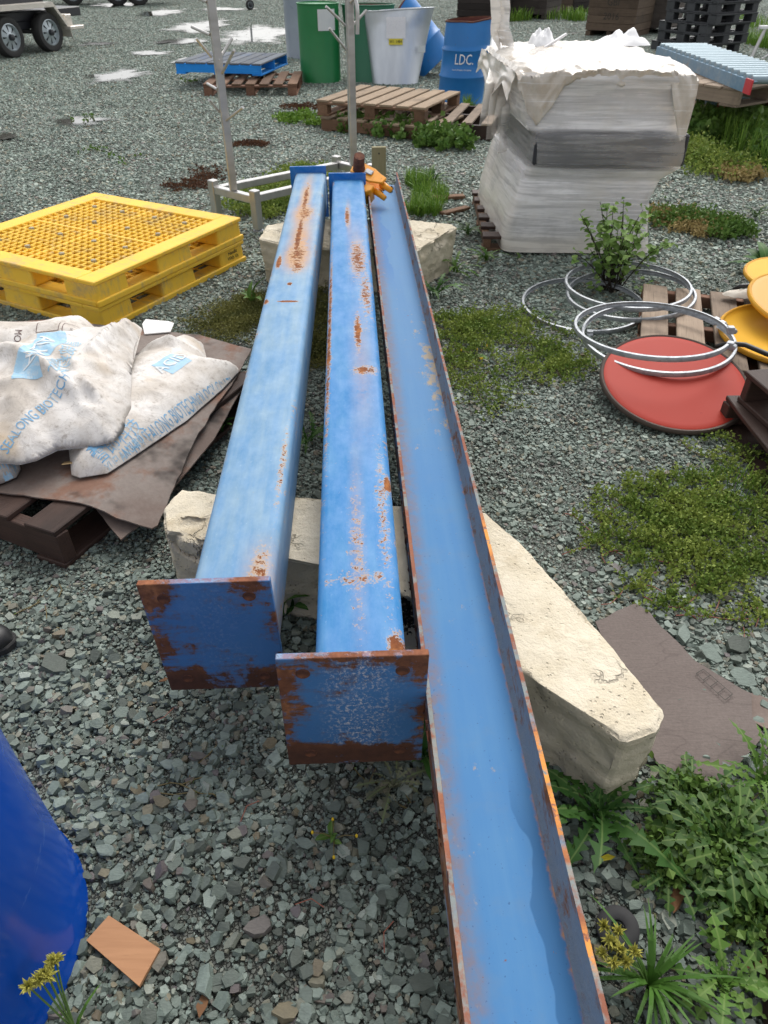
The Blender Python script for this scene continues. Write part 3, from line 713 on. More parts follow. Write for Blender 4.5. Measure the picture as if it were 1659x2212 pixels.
def timber_pallet(label, loc, rz, L=1.16, W=1.0, H=.14, ntop=7, nbot=3, mat=W_GREY, blocks=False, group=None, tilt=(0, 0), smat=None, name='timber_pallet', bw=.1):
    """boards run along X, bearers along Y; W is the extent along Y"""
    t = .02; root = empty(name, loc, label=label, cat='pallet', group=group, rot=(tilt[0], tilt[1], rz)); smat = smat or mat
    for i in range(ntop):
        y = -W / 2 + bw / 2 + (W - bw) * i / (ntop - 1)
        plank('top_board', root, L, bw, t, (rnd.uniform(-.006, .006), y + rnd.uniform(-.004, .004), H - t / 2), (0, 0, rnd.gauss(0, .006)), mat)
    for i in range(nbot):
        y = -W / 2 + bw / 2 + (W - bw) * i / max(1, nbot - 1)
        plank('bottom_board', root, L, bw, t, (0, y, t / 2), mat=smat)
    for i in range(3):
        x = (-L / 2 + .03) + (L - .06) * i / 2
        if blocks:
            for j in range(3):
                y = -W / 2 + .06 + (W - .12) * j / 2
                plank('block', root, .095, .11, H - 3 * t, (x + (0.02 if i == 0 else -.02 if i == 2 else 0), y, H / 2 - t / 2), mat=smat)
            plank('bearer', root, W, .1, t, (x + (0.02 if i == 0 else -.02 if i == 2 else 0), 0, H - 1.5 * t - .001), (0, 0, R(90)), smat)
        else:
            plank('bearer', root, W, .045, H - 2 * t, (x, 0, H / 2), (0, 0, R(90)), smat)
    return root

# ------------------------------------------------------------------ yellow plastic pallets
g = M('yellow_plastic'); v = g.offs(); n = g.noise(v, 6, 6, .7); n2 = g.noise(g.map(v, (60, 9, 9)), 1, 5, .7); n3 = g.noise(v, 30, 4, .7)
Zy = g.sep()[2]
c = g.mix(g.noise(v, 2.5, 3), (.96, .57, .035), (.97, .66, .10))
dirt = g.ss(g.m('ADD', g.m('MULTIPLY', n, .6), g.m('MULTIPLY', n2, .45)), .50, .72)
c = g.mix(g.m('MULTIPLY', dirt, .75), c, (.40, .31, .22))
c = g.mix(g.ss(n3, .70, .76), c, (.10, .08, .06))
MAT_YEL = g.set(base=c, rough=g.m('MULTIPLY_ADD', n, .3, .35), spec=.3)
tr = g.t.nodes.new('ShaderNodeBsdfTranslucent'); g.link(c, tr.inputs[0]); mx = g.t.nodes.new('ShaderNodeMixShader'); mx.inputs[0].default_value = .12
g.t.links.new(g.b.outputs[0], mx.inputs[1]); g.t.links.new(tr.outputs[0], mx.inputs[2]); g.t.links.new(mx.outputs[0], g.out.inputs[0])
g = M('grey_rubber'); MAT_RUBBER = g.set(base=(.33, .29, .20), rough=.7)
g = M('black_print'); MAT_PRINT = g.set(base=(.03, .025, .02), rough=.7)
def plastic_pallet_parts(root, S=1.18, H=.13):
    hs = S / 2; t = .022; deck = MB(); border = .115
    for sgn in (-1, 1):
        deck.box((0, sgn * (hs - border / 2), H - t / 2), (S, border, t)); deck.box((sgn * (hs - border / 2), 0, H - t / 2), (border, S - 2 * border, t))
    inner = S - 2 * border; n = 20; step = inner / n
    for i in range(1, n):
        w = .022 if i == n // 2 else .0125
        x = -inner / 2 + step * i
        deck.box((x, 0, H - t / 2 - .002), (w, inner, t - .005)); deck.box((0, x, H - t / 2 - .0035), (inner, w, t - .008))
    obj('deck', deck, MAT_YEL, root, bevel=.004)
    low = MB()
    for sgn in (-1, 1):
        low.box((0, sgn * (hs - .06), .011), (S - .012, .11, .022)); low.box((sgn * (hs - .06), 0, .0105), (.11, S - .24, .021))
    low.box((0, 0, .0105), (S - .24, .12, .021)); low.box((0, .31, .0105), (.12, .4, .0205)); low.box((0, -.31, .0105), (.12, .4, .0205))
    for i in range(9):      # lattice of the lower deck
        q = -.42 + .84 * i / 8
        low.box((q, 0, .0085), (.012, S - .24, .013)); low.box((0, q, .0075), (S - .24, .012, .011))
    obj('lower_deck', low, MAT_YEL, root, bevel=.004)
    lip = MB()
    for sgn in (-1, 1):
        lip.box((0, sgn * (hs - .004), .016), (S + .008, .016, .032)); lip.box((sgn * (hs - .004), 0, .016), (.016, S - .03, .0315))
    obj('rim', lip, MAT_YEL, root, bevel=.006, seg=2)
    for i in (-1, 0, 1):
        for j in (-1, 0, 1):
            bl = MB(); w = .22 if (i and j) else .26
            sx = .22 if i else .28; sy = .22 if j else .28
            bl.box((i * (hs - sx / 2 - .006), j * (hs - sy / 2 - .006), H / 2), (sx, sy, H - 2 * t + .004), taper=.93 if not (i and j) else .98)
            obj('block', bl, MAT_YEL, root, bevel=.012, seg=2)
    for i in range(4):
        for j in range(4):
            x = (-.36, -.13, .13, .36)[i]; y = (-.36, -.13, .13, .36)[j]
            obj('rubber_button', MB().lathe([(.014, H - .012), (.014, H + .0015), (.011, H + .0025), (0, H + .0025)], 14), MAT_RUBBER, root, loc=(x, y, 0), smooth=R(40))
def yprint(root, H, side):
    for k, body in enumerate(('Handle', 'With Us')): pass
Fp = Vector((-1.425, 3.405)); Rp = Vector((-.885, 4.42)); ex = (Rp - Fp).normalized(); ey = Vector((-ex.y, ex.x)); S_ = 1.17
ctr = Fp + ex * S_ / 2 + ey * S_ / 2; rz = math.atan2(ex.y, ex.x)
yl = empty('plastic_pallet', (ctr.x, ctr.y, .0), rz, 'lower yellow plastic pallet resting on the gravel, beneath its twin', 'pallet', 'yellow plastic pallets')
plastic_pallet_parts(yl, S_ + .02)
yu = copy_tree(yl); yu.location = (ctr.x, ctr.y, .131); yu.rotation_euler.z = rz + R(.4)
yu['label'] = 'upper yellow plastic pallet with scuffed grid deck, lying on its twin'
for root in (yl, yu):
    for (px_, sx, rz_) in ((-S_ / 2 + .1, 0, 0), (S_ / 2 - .1, 0, 0)):
        if root is yl and px_ < 0: continue
        me = text_mesh('Handle\nWith Us', .03, .0003); me.materials.append(MAT_PRINT)
        o = obj('printing', me, parent=root, loc=(px_, -S_ / 2 - .0085 - (.01 if root is yl else 0) + .014, .072), rot=(R(90), 0, 0))
me = text_mesh('Handle\nWith Us', .03, .0003); me.materials.append(MAT_PRINT)
obj('printing', me, parent=yu, loc=(-S_ / 2 + .0045, -S_ / 2 + .12, .072), rot=(R(90), 0, R(-90)))

# ------------------------------------------------------------------ timber pallet, boards and sacks at the left
pc = Vector((-1.005, 1.64)); ax = (Vector((at(190, 1095, .15).x, at(190, 1095, .15).y)) - pc).normalized(); ax = Vector((.42, .907)).normalized()
ay = Vector((-ax.y, ax.x)); LP, WP = 1.12, 1.1
c2 = pc + ax * LP / 2 + ay * WP / 2
timber_pallet('dark damp timber pallet under the brown boards and sacks', (c2.x, c2.y, 0), math.atan2(ax.y, ax.x), LP, WP, .15, 6, 3, W_DARK, smat=W_DARK, bw=.12)
g = M('brown_hardboard'); v = g.co(); n = g.noise(v, 2.6, 5, .6); f = g.noise(g.map(v, (90, 90, 90)), 1, 4, .7); n3 = g.noise(v, 5.5, 4, .65)
c = g.mix(g.ss(n, .40, .62), (.165, .125, .108), (.23, .195, .175)); c = g.mix(g.m('MULTIPLY', g.ss(n3, .5, .66), .75), c, (.19, .085, .05))
c = g.mix(g.m('MULTIPLY', g.ss(g.noise(v, 3.3, 4, .6), .56, .70), .85), c, (.022, .018, .017)); c = g.hsv(c, .5, 1, g.m('MULTIPLY_ADD', f, .5, .75))
g.bump(f, .25, .002); MAT_HB = g.set(base=c, rough=.8, spec=.25)
def sheet(name, poly, thick, zfn, mat, label, cat, cuts=5, jag=.004, group=None):
    """board cut to a polygon (counter-clockwise), curved by zfn(x, y)"""
    bm = bmesh.new(); out = []
    n = len(poly)
    for i in range(n):
        a_, b_ = Vector(poly[i]), Vector(poly[(i + 1) % n]); k = max(1, int((b_ - a_).length / .035))
        nr = Vector((-(b_ - a_).y, (b_ - a_).x)).normalized()
        for j in range(k):
            p = a_.lerp(b_, j / k) + nr * jag * noise.noise(Vector((i * 9 + j * .8, 3.1, 0)))
            out.append(bm.verts.new((p.x, p.y, 0)))
    f = bm.faces.new(out); bmesh.ops.triangulate(bm, faces=[f], ngon_method='BEAUTY')
    for it in range(6):
        es = [e for e in bm.edges if e.calc_length() > .06]
        if not es: break
        bmesh.ops.subdivide_edges(bm, edges=es, cuts=1); bmesh.ops.triangulate(bm, faces=bm.faces)
    for v in bm.verts: v.co.z = zfn(v.co.x, v.co.y)
    bmesh.ops.recalc_face_normals(bm, faces=bm.faces)
    if sum(f.normal.z for f in bm.faces) < 0: bmesh.ops.reverse_faces(bm, faces=bm.faces)
    r_ = bmesh.ops.extrude_face_region(bm, geom=list(bm.faces))
    for v in [q for q in r_['geom'] if isinstance(q, bmesh.types.BMVert)]: v.co.z += thick
    bmesh.ops.recalc_face_normals(bm, faces=bm.faces)
    cx = sum(p[0] for p in poly) / n; cy = sum(p[1] for p in poly) / n
    for v in bm.verts: v.co.x -= cx; v.co.y -= cy
    me = bpy.data.meshes.new(name); bm.to_mesh(me); bm.free(); me.materials.append(mat)
    me.polygons.foreach_set('use_smooth', [True] * len(me.polygons)); me.set_sharp_from_angle(angle=R(40))
    return tag(obj(name, me, loc=(cx, cy, 0)), label, cat, group)
def zs(x, y):   # sags at the corner that overhangs the pallet
    d1 = (Vector((x, y)) - pc).dot(ax); d2 = (Vector((x, y)) - pc).dot(ay)
    droop = max(0, -d2 + .0) * .35 + max(0, .04 - d1) * .1
    return .158 - droop + .006 * noise.noise(Vector((x * 2, y * 2, 4)))
pl = lambda pts, z: [tuple(at(x, y, z)[:2]) for x, y in pts]
sheet('hardboard_sheet', pl([(330, 1095), (420, 935), (500, 830), (543, 752), (430, 722), (312, 712), (200, 700), (103, 690), (-160, 700), (-260, 1040), (0, 1062), (120, 1076), (170, 1082), (245, 1098), (318, 1103)][::-1], .165)[::-1], .005, zs, MAT_HB,
      'upper weathered brown hardboard sheet spread under the white sacks', 'board', jag=.008, group='brown hardboard sheets on the pallet')
sheet('hardboard_sheet', pl([(253, 1139), (320, 1085), (460, 933), (548, 800), (420, 800), (240, 1020), (205, 1095)], .13), .005, lambda x, y: zs(x, y) - .035 + .0, MAT_HB,
      'lower hardboard sheet drooping out from beneath the upper one', 'board', group='brown hardboard sheets on the pallet')
g = M('white_card'); MAT_CARD = g.set(base=(.78, .77, .76), rough=.5)
wc = [tuple(at(x, y, .17)[:2]) for x, y in ((312, 722), (368, 717), (376, 698), (364, 694), (314, 690), (307, 700))]
o = obj('white_card', MB().prism([(p[0] - wc[0][0], p[1] - wc[0][1]) for p in wc], 0, .006), MAT_CARD, loc=(wc[0][0], wc[0][1], .166), bevel=.002); tag(o, 'white card with rounded corner lying beside the sacks', 'card')

# sacks: woven paper-plastic, limp, with blue print draped on the surface
g = M('dirty_white_sack'); v = g.offs(); n = g.noise(v, 5, 6, .65); f = g.noise(v, 40, 5, .75); lines = g.noise(g.map(v, (3, 3, 3)), 3.2, 6, .7, 1.2)
c = g.mix(g.ss(n, .36, .66), (.73, .70, .675), (.50, .45, .40))
c = g.mix(g.m('MULTIPLY', g.ss(f, .55, .70), .55), c, (.22, .18, .15))
c = g.mix(g.m('MULTIPLY', g.win(lines, .5, .018), .28), c, (.25, .21, .19))
c = g.mix(g.m('MULTIPLY', g.ss(g.noise(v, 3.2, 3, .5), .58, .72), .6), c, (.58, .43, .26))
g.bump(g.m('ADD', g.m('MULTIPLY', lines, 1.0), g.m('MULTIPLY', f, .2)), .5, .006)
MAT_SACK = g.set(base=c, rough=.6, spec=.35)
g = M('sack_blue_ink'); n = g.noise(g.co(), 30, 4, .7); MAT_INK = g.set(base=g.mix(g.ss(n, .5, .68), (.17, .38, .60), (.50, .56, .60)), rough=.6)
g = M('sack_pale_ink'); n = g.noise(g.co(), 30, 4, .7); MAT_INK2 = g.set(base=g.mix(g.ss(n, .5, .68), (.32, .52, .68), (.5, .58, .64)), rough=.6)
g = M('sack_white_ink'); MAT_INK3 = g.set(base=(.70, .72, .74), rough=.6)
g = M('sack_brown_ink'); MAT_INK4 = g.set(base=(.10, .05, .045), rough=.6)
def sack(label, outline, z0, hgt, seed, wr=1.0, folds=(), group='white sacks on the pallet', base_fn=None, squash=.75):
    """limp sack whose plan follows the outline polygon (world xy, counter-clockwise); thickness swells inside and pinches to the seams"""
    n = len(outline); P = [Vector(p) for p in outline]; cx = sum(p.x for p in P) / n; cy = sum(p.y for p in P) / n
    def dist(p):
        best = 9
        for i in range(n):
            a_, b_ = P[i], P[(i + 1) % n]; t = max(0, min(1, (p - a_).dot(b_ - a_) / max(1e-9, (b_ - a_).length_squared)))
            best = min(best, (p - a_ - (b_ - a_) * t).length)
        return best
    bm = bmesh.new(); out = []
    for i in range(n):
        a_, b_ = P[i], P[(i + 1) % n]; k = max(1, int((b_ - a_).length / .022))
        for j in range(k):
            p = a_.lerp(b_, j / k); out.append(bm.verts.new((p.x, p.y, 0)))
    f = bm.faces.new(out); bmesh.ops.triangulate(bm, faces=[f])
    for it in range(7):
        es = [e for e in bm.edges if e.calc_length() > .02]
        if not es or len(bm.verts) > 9000: break
        bmesh.ops.subdivide_edges(bm, edges=es, cuts=1); bmesh.ops.triangulate(bm, faces=bm.faces)
        bmesh.ops.smooth_vert(bm, verts=[v for v in bm.verts if not v.is_boundary], factor=.5, use_axis_x=True, use_axis_y=True)
    if sum(f.normal.z for f in bm.faces) < 0: bmesh.ops.reverse_faces(bm, faces=bm.faces)
    dd = {v: dist(v.co.xy) for v in bm.verts}; mx = max(dd.values())
    r_ = bmesh.ops.duplicate(bm, geom=list(bm.faces)); 
    bot = [q for q in r_['geom'] if isinstance(q, bmesh.types.BMVert)]; botf = [q for q in r_['geom'] if isinstance(q, bmesh.types.BMFace)]
    bots = set(bot); top = [v for v in bm.verts if v not in bots]
    bmesh.ops.reverse_faces(bm, faces=botf)
    def up(p, d_):
        k_ = min(1.0, d_ / (mx * .85)); w = max(0.0, 1 - (1 - k_) ** 2) ** .72; h_ = hgt * w
        q = Vector((p.x * 1.0, p.y * 1.0, seed))
        cr = noise.noise(q * 6) * .010 + max(-1, 1 - abs(noise.noise(q * 6 + Vector((3, 1, 0)))) * 5) * .008 + max(-1, 1 - abs(noise.noise(q * 13)) * 4) * .0045 + noise.noise(q * 45) * .002
        h_ += wr * cr * (.25 + .75 * w)
        for (ax_, ay_, bx_, by_, hw, hh) in folds:
            A, B = Vector((ax_, ay_)), Vector((bx_, by_)); t = max(0, min(1, (p - A).dot(B - A) / (B - A).length_squared)); dv = (p - A - (B - A) * t)
            s_ = dv.length + .012 * noise.noise(Vector((p.x * 14, p.y * 14, seed)))
            if s_ < hw: h_ += hh * (1 - s_ / hw) ** 1.3 * math.sin(math.pi * min(1, max(.08, t * .9 + .1)))
        return h_
    for v in top:
        p = v.co.xy; bz = (base_fn(p.x, p.y) if base_fn else z0); v.co.z = bz + .004 + up(p, dd[v])
    for v in bot:
        p = v.co.xy; bz = (base_fn(p.x, p.y) if base_fn else z0); v.co.z = bz + .002
    bmesh.ops.remove_doubles(bm, verts=bm.verts, dist=.0005)
    eb = [e for e in bm.edges if e.is_boundary]
    if eb: bmesh.ops.bridge_loops(bm, edges=eb)
    for v in bm.verts: v.co.x -= cx; v.co.y -= cy; v.co.z -= z0
    me = bpy.data.meshes.new('sack'); bm.to_mesh(me); bm.free(); me.materials.append(MAT_SACK)
    me.polygons.foreach_set('use_smooth', [True] * len(me.polygons))
    o = obj('sack', me, loc=(cx, cy, z0)); return tag(o, label, 'sack', group)
def drape(o, me, name, org, dx, mat, off=.0015, sub=.012):
    """lay flat print onto the top of a sack: org world xy of its centre, dx its reading direction"""
    bm = bmesh.new(); bm.from_mesh(me)
    bmesh.ops.triangulate(bm, faces=bm.faces)
    for it in range(4):
        es = [e for e in bm.edges if e.calc_length() > sub]
        if not es: break
        bmesh.ops.subdivide_edges(bm, edges=es, cuts=1); bmesh.ops.triangulate(bm, faces=bm.faces)
    sm = o.data; tree = BVHTree.FromPolygons([v.co for v in sm.vertices], [p.vertices for p in sm.polygons])
    dx = Vector(dx).normalized(); dy = Vector((-dx.y, dx.x)); bad = []
    for v in bm.verts:
        w = Vector(org) + dx * v.co.x + dy * v.co.y - Vector(o.location.xy)
        hit = tree.ray_cast(Vector((w.x, w.y, 2)), Vector((0, 0, -1)))
        if hit[0] is None: bad.append(v)
        else: v.co = hit[0] + Vector((0, 0, off))
    bmesh.ops.delete(bm, geom=bad, context='VERTS')
    m2 = bpy.data.meshes.new(name); bm.to_mesh(m2); bm.free(); m2.materials.clear(); m2.materials.append(mat)
    return obj(name, m2, parent=o)
def rect_mesh(w, h, skew=0):
    me = bpy.data.meshes.new('panel'); me.from_pydata([(-w / 2, -h / 2, 0), (w / 2, -h / 2, 0), (w / 2 + skew, h / 2, 0), (-w / 2 + skew, h / 2, 0)], [], [(0, 1, 2, 3)]); return me
A2 = lambda px, py, z: Vector(at(px, py, z)[:2])
zb = .17
# right sack, lying along the board
o2 = pl([(140, 925), (150, 1012), (168, 1018), (228, 1008), (300, 962), (400, 895), (478, 828), (514, 790), (513, 783), (448, 776), (437, 733), (404, 728), (330, 752), (240, 800), (150, 870)], zb + .03)
sb = sack('long dirty white sack with blue lettering, stretched towards the columns', o2[::-1] if sum((o2[i][0] * o2[(i + 1) % len(o2)][1] - o2[(i + 1) % len(o2)][0] * o2[i][1]) for i in range(len(o2))) < 0 else o2, zb, .105, 3, .45,
          folds=[(*A2(300, 775, .2), *A2(440, 770, .2), .05, .03)])
rd = (A2(500, 790, .24) - A2(225, 985, .24))
drape(sb, text_mesh('ANHUI SEALONG BIOTECHNOLOGY CO.,LTD', .05, sx=.62), 'printing', A2(395, 868, .235), rd, MAT_INK)
drape(sb, text_mesh('雪郎科技', .055), 'printing', A2(256, 956, .22), rd, MAT_INK)
drape(sb, text_mesh('XUELANG BIO', .028), 'printing', A2(268, 968, .215), rd, MAT_INK2)
star = bpy.data.meshes.new('emblem'); star.from_pydata([(-.03, -.02, 0), (0, -.008, 0), (.03, -.025, 0), (.012, .0, 0), (.02, .035, 0), (-.004, .014, 0), (-.03, .01, 0), (-.014, -.002, 0)], [], [(0, 1, 7), (1, 2, 3), (1, 3, 5, 7), (3, 4, 5), (5, 6, 7)])
drape(sb, star, 'emblem', A2(211, 986, .2), rd, MAT_INK)
drape(sb, rect_mesh(.12, .10), 'label_panel', A2(374, 798, .25), rd, MAT_INK2, .0012); drape(sb, text_mesh('ACID', .07), 'printing', A2(374, 798, .25), rd, MAT_INK3, .003)
drape(sb, rect_mesh(.10, .09), 'label_panel', A2(188, 930, .24), rd, MAT_INK, .0012)
g = M('manila_paper'); MAT_MANILA = g.set(base=(.62, .43, .20), rough=.7)
drp = at(152, 1000, .18); o = obj('paper_tab', MB().box((0, 0, 0), (.045, .05, .003), Euler((R(-25), 0, R(15))).to_matrix()), MAT_MANILA, sb, loc=(drp.x - sb.location.x, drp.y - sb.location.y - .0, .012))
# back sack with handling marks
o3 = pl([(-140, 800), (150, 770), (210, 745), (206, 702), (195, 693), (120, 698), (95, 708), (-140, 715)], zb + .03)
s3 = sack('cleaner white sack with brown handling marks, behind the crumpled one', o3, zb, .11, 8, .5)
dB = A2(206, 700, .28) - A2(0, 712, .28)
fr = MB()
def frame_box(cx_, cy_, w_, h_, t_=.003):
    for (x, y, a_, b_) in ((0, h_ / 2, w_, t_), (0, -h_ / 2, w_, t_), (w_ / 2, 0, t_, h_), (-w_ / 2, 0, t_, h_)):
        x += cx_; y += cy_; fr.add([(x - a_ / 2, y - b_ / 2, 0), (x + a_ / 2, y - b_ / 2, 0), (x + a_ / 2, y + b_ / 2, 0), (x - a_ / 2, y + b_ / 2, 0)], [(0, 1, 2, 3)])
frame_box(-.05, .04, .09, .07); frame_box(-.05, -.04, .09, .07); frame_box(.04, .04, .06, .07); frame_box(.04, -.04, .06, .07)
fr.add([(-.08, -.045, 0), (-.058, -.065, 0), (-.058, -.025, 0)], [(0, 1, 2)]).add([(-.058, -.047, 0), (-.02, -.047, 0), (-.02, -.043, 0), (-.058, -.043, 0)], [(0, 1, 2, 3)])
drape(s3, fr.mesh('marks'), 'handling_marks', A2(127, 713, .28), dB, MAT_INK4)
drape(s3, text_mesh('UMBRELLA', .014), 'printing', A2(150, 712, .28), Vector((dB.y, -dB.x)), MAT_INK4)
drape(s3, text_mesh('MO.', .04), 'printing', A2(36, 722, .28), Vector((dB.y, -dB.x)), MAT_INK4)
# crumpled top sack
zc = .30
o1 = pl([(-160, 760), (-170, 960), (-60, 955), (28, 960), (62, 952), (110, 930), (190, 922), (234, 912), (254, 890), (276, 850), (281, 800), (288, 745), (305, 702), (290, 700), (225, 722), (148, 728), (90, 735), (30, 755)], zc + .02)
def base1(x, y): return zc - .06 * max(0, min(1, (A2(60, 840, .25).y - y) / .25))
s1 = sack('crumpled white sack with a blue wavy brand patch, thrown on top of the others', o1, zc, .125, 5, 1.05,
          folds=[(*A2(20, 810, .3), *A2(225, 905, .3), .06, .05), (*A2(290, 715, .3), *A2(185, 845, .3), .045, .045), (*A2(165, 830, .3), *A2(240, 905, .3), .04, .04)], base_fn=base1)
dA = A2(70, 800, .40) - A2(112, 738, .40)
lab = MB(); lab.grid(14, 3, lambda u, v_: Vector(((u - .5) * .30, (v_ - .5) * .105 + .018 * math.sin(u * 6.3), 0)))
drape(s1, lab.mesh('patch'), 'label_panel', A2(88, 772, .40), dA, MAT_INK2, .0012)
drape(s1, text_mesh('ALKA', .085, sx=1.05), 'printing', A2(88, 772, .40), dA, MAT_INK3, .003)
drape(s1, text_mesh('雪郎科技', .06), 'printing', A2(141, 777, .40), dA, MAT_INK2, .002); drape(s1, text_mesh('BIO', .04), 'printing', A2(118, 792, .40), dA, MAT_INK2, .002)
drape(s1, text_mesh('SEALONG BIOTECH', .05, sx=.7), 'printing', A2(75, 880, .36), A2(110, 860, .36) - A2(30, 905, .36), MAT_INK, .002)
# sack at the left edge
o4 = pl([(-140, 930), (-150, 1045), (-40, 1040), (0, 1030), (30, 1018), (40, 1000), (28, 960), (8, 915), (-40, 905)], zb + .03)
s4 = sack('knotted white sack end poking in at the left edge of the board', o4, zb, .12, 12, 1.0)
drape(s4, text_mesh('雪郎', .07), 'printing', A2(12, 985, .27), A2(30, 990, .27) - A2(0, 960, .27), MAT_INK2)

# ------------------------------------------------------------------ glossy blue drum, plywood scrap, boot at the left edge
g = M('glossy_blue_enamel'); n = g.noise(g.co(), 220, 2, .5); g2 = g.noise(g.map(g.co(), (9, 9, 30)), 1, 4, .7)
MAT_ENAMEL = g.set(base=g.mix(g.m('MULTIPLY', g.ss(g2, .66, .74), .35), (.003, .058, .36), (.10, .2, .5)), rough=.16, spec=.4)
rB = .30; bx, by = at(190, 1925, .02).x - rB + .016, at(150, 2060, .0).y
dr = empty('drum', (bx, by, 0), label='glossy dark blue steel drum standing at the lower left edge', cat='drum')
prof = [(.0, .012), (rB - .012, .012), (rB - .008, .0), (rB, .0), (rB, .014), (rB - .006, .022), (rB - .008, .30), (rB - .008, .60), (rB - .007, .86)]
obj('shell', MB().lathe(prof, 96), MAT_ENAMEL, dr, smooth=R(50))
obj('top_rim', MB().lathe([(rB - .007, .86), (rB + .002, .862), (rB + .002, .88), (rB - .01, .88), (rB - .01, .866), (0, .866)], 96), MAT_ENAMEL, dr, smooth=R(50))
g = M('plywood_face'); v = g.co(); gr = g.noise(g.map(v, (5, 70, 5), rot=(0, 0, .12)), 1, 5, .6, .3); n = g.noise(v, 30, 4, .6)
c = g.mix(gr, (.30, .13, .055), (.56, .30, .15)); c = g.mix(g.m('MULTIPLY', g.ss(g.noise(g.map(v, (4, 60, 4)), 1, 4, .6, .6), .66, .74), .8), c, (.06, .04, .03))
MAT_PLY = g.set(base=c, rough=.7)
pa, pb, pc_, pd = at(237, 1980, .02), at(347, 2052, .02), at(302, 2132, .02), at(188, 2033, .02)
cc = (pa + pb + pc_ + pd) / 4
o = obj('plywood_offcut', MB().prism([tuple((p - cc)[:2]) for p in (pd, pc_, pb, pa)], 0, .009), MAT_PLY, loc=(cc.x, cc.y, .017), rot=(R(1.5), R(-1), 0)); tag(o, 'small orange brown plywood offcut lying on the gravel by the blue drum', 'plywood')
g = M('black_leather'); MAT_LEATHER = g.set(base=(.012, .012, .013), rough=.45); g = M('black_sole'); MAT_SOLE = g.set(base=(.02, .02, .02), rough=.8)
bp = at(26, 1392, .03); bt = empty('boot', (bp.x - .13, bp.y + .01, .012), R(0), 'black boot toe poking in at the left edge', 'boot')
def boot_shape(p): return p
up_ = MB().grid(20, 14, lambda u, v_: Vector((-.14 + .27 * u, (.052 * (math.sin(math.pi * min(1, .10 + .9 * (1 - u) ** .35)) ** .5 if u > .75 else 1) * math.cos(math.pi * v_)) * math.sqrt(max(0, 1 - max(0, (u - .7) / .3) ** 2)),
     .022 + (.055 + .06 * max(0, .55 - u)) * math.sin(math.pi * v_) ** .7 * math.sqrt(max(0.0, 1 - max(0, (u - .55) / .45) ** 2.2)))))
obj('upper', up_, MAT_LEATHER, bt, smooth=True)
sole = [(-.14, -.05), (.03, -.056), (.09, -.05), (.125, -.028), (.137, 0), (.125, .028), (.09, .05), (.03, .056), (-.14, .05)]
obj('sole', MB().prism(sole, 0, .024), MAT_SOLE, bt, bevel=.004)
# ------------------------------------------------------------------ metal rack of posts and pegs
g = M('stainless_tube'); n = g.noise(g.map(g.co(), (4, 4, 1)), 6, 4); Zr = g.sep()[2]
MAT_INOX = g.set(base=g.mix(n, (.42, .41, .40), (.60, .59, .58)), rough=g.m('MULTIPLY_ADD', n, .25, .22), metal=.85)
g = M('brown_weld'); MAT_WELD = g.set(base=(.16, .10, .06), rough=.7, metal=.4)
L1, L2, R1, R2 = Vector((-1.165, 5.26, .21)), Vector((-.886, 5.035, .21)), Vector((-.345, 5.97, .21)), Vector((-.12, 5.75, .21))
rk = empty('peg_rack', ((L1 + L2 + R1 + R2) / 4).to_2d().to_3d(), label='stainless frame with two tall pegged posts, behind the far ends of the columns', cat='rack')
ro = rk.location.copy()
def bar(a, b, w, parent, mat, name, h=None, bevel=.004, org=None):
    a, b = Vector(a), Vector(b); d = b - a
    rot = d.to_track_quat('X', 'Z').to_euler()
    return obj(name, MB().box((0, 0, 0), (d.length, w, h or w)), mat, parent, loc=(a + b) / 2 - (org if org is not None else Vector((0, 0, 0))), rot=rot, bevel=bevel)
for a_, b_ in ((L1, L2), (R1, R2)): bar(a_, b_, .05, rk, MAT_INOX, 'rail', org=ro)
for a_, b_ in ((L1, R1), (L2, R2)):
    dd_ = (b_ - a_).normalized() * .03; bar(a_ + dd_, b_ - dd_, .049, rk, MAT_INOX, 'rail', .048, org=ro)
ed = (L2 - L1).normalized(); an = math.atan2(ed.y, ed.x)
for c_ in (L1 - ed * .03, L2 + ed * .03, R1 - ed * .03, R2 + ed * .03):
    lg = obj('leg', MB().box((0, 0, .145), (.055, .055, .25)), MAT_INOX, rk, loc=Vector((c_.x, c_.y, 0)) - ro, rot=(0, 0, an), bevel=.004)
    obj('foot', MB().lathe([(0, 0), (.035, 0), (.035, .012), (.014, .02), (.014, .03)], 16), MAT_GALV, lg, smooth=R(40))
def zat(px, py, Y):
    d = ray(px, py); t = Y / d.y; return Vector((d.x * t, Y, CAM_H + d.z * t))
for base, lean, pegs in (((L1 + L2) / 2, Vector((.03, .0)), [((473, 241), (452, 216), -.1), ((489, 260), (525, 232), -.12), ((469, 193), (448, 181), .12), ((457, 123), (424, 83), -.05), ((472, 131), (501, 83), .1), ((480, 158), (506, 108), -.22), ((453, 75), (414, 58), .08), ((447, 4), (415, -10), .05), ((452, 12), (480, -20), .05)]),
                         ((R1 + R2) / 2, Vector((0, 0)), [((748, 108), (711, 61), -.1), ((744, 55), (704, 14), -.1), ((755, 62), (792, 22), .05), ((745, -20), (715, -60), -.05)])):
    b = Vector((base.x, base.y, .236)); top = Vector((base.x + lean.x * .3, base.y + lean.y, 1.75))
    ps = bar(b, top, .05, rk, MAT_INOX, 'post', org=ro); ps.rotation_euler.rotate_axis('X', R(20))
    for (b0, t0, dy) in pegs:
        p_ = zat(*b0, base.y - .02); q_ = zat(*t0, base.y - .02 + dy)
        p_.x = base.x + max(-.03, min(.03, p_.x - base.x))
        pg = obj('peg', MB().tube([p_ - ro, q_ - ro], .0085, 10), MAT_INOX, rk, smooth=R(40))
hk0 = zat(757, 4, 5.84); hk1 = zat(772, 16, 5.80); hk2 = zat(772, 74, 5.80)
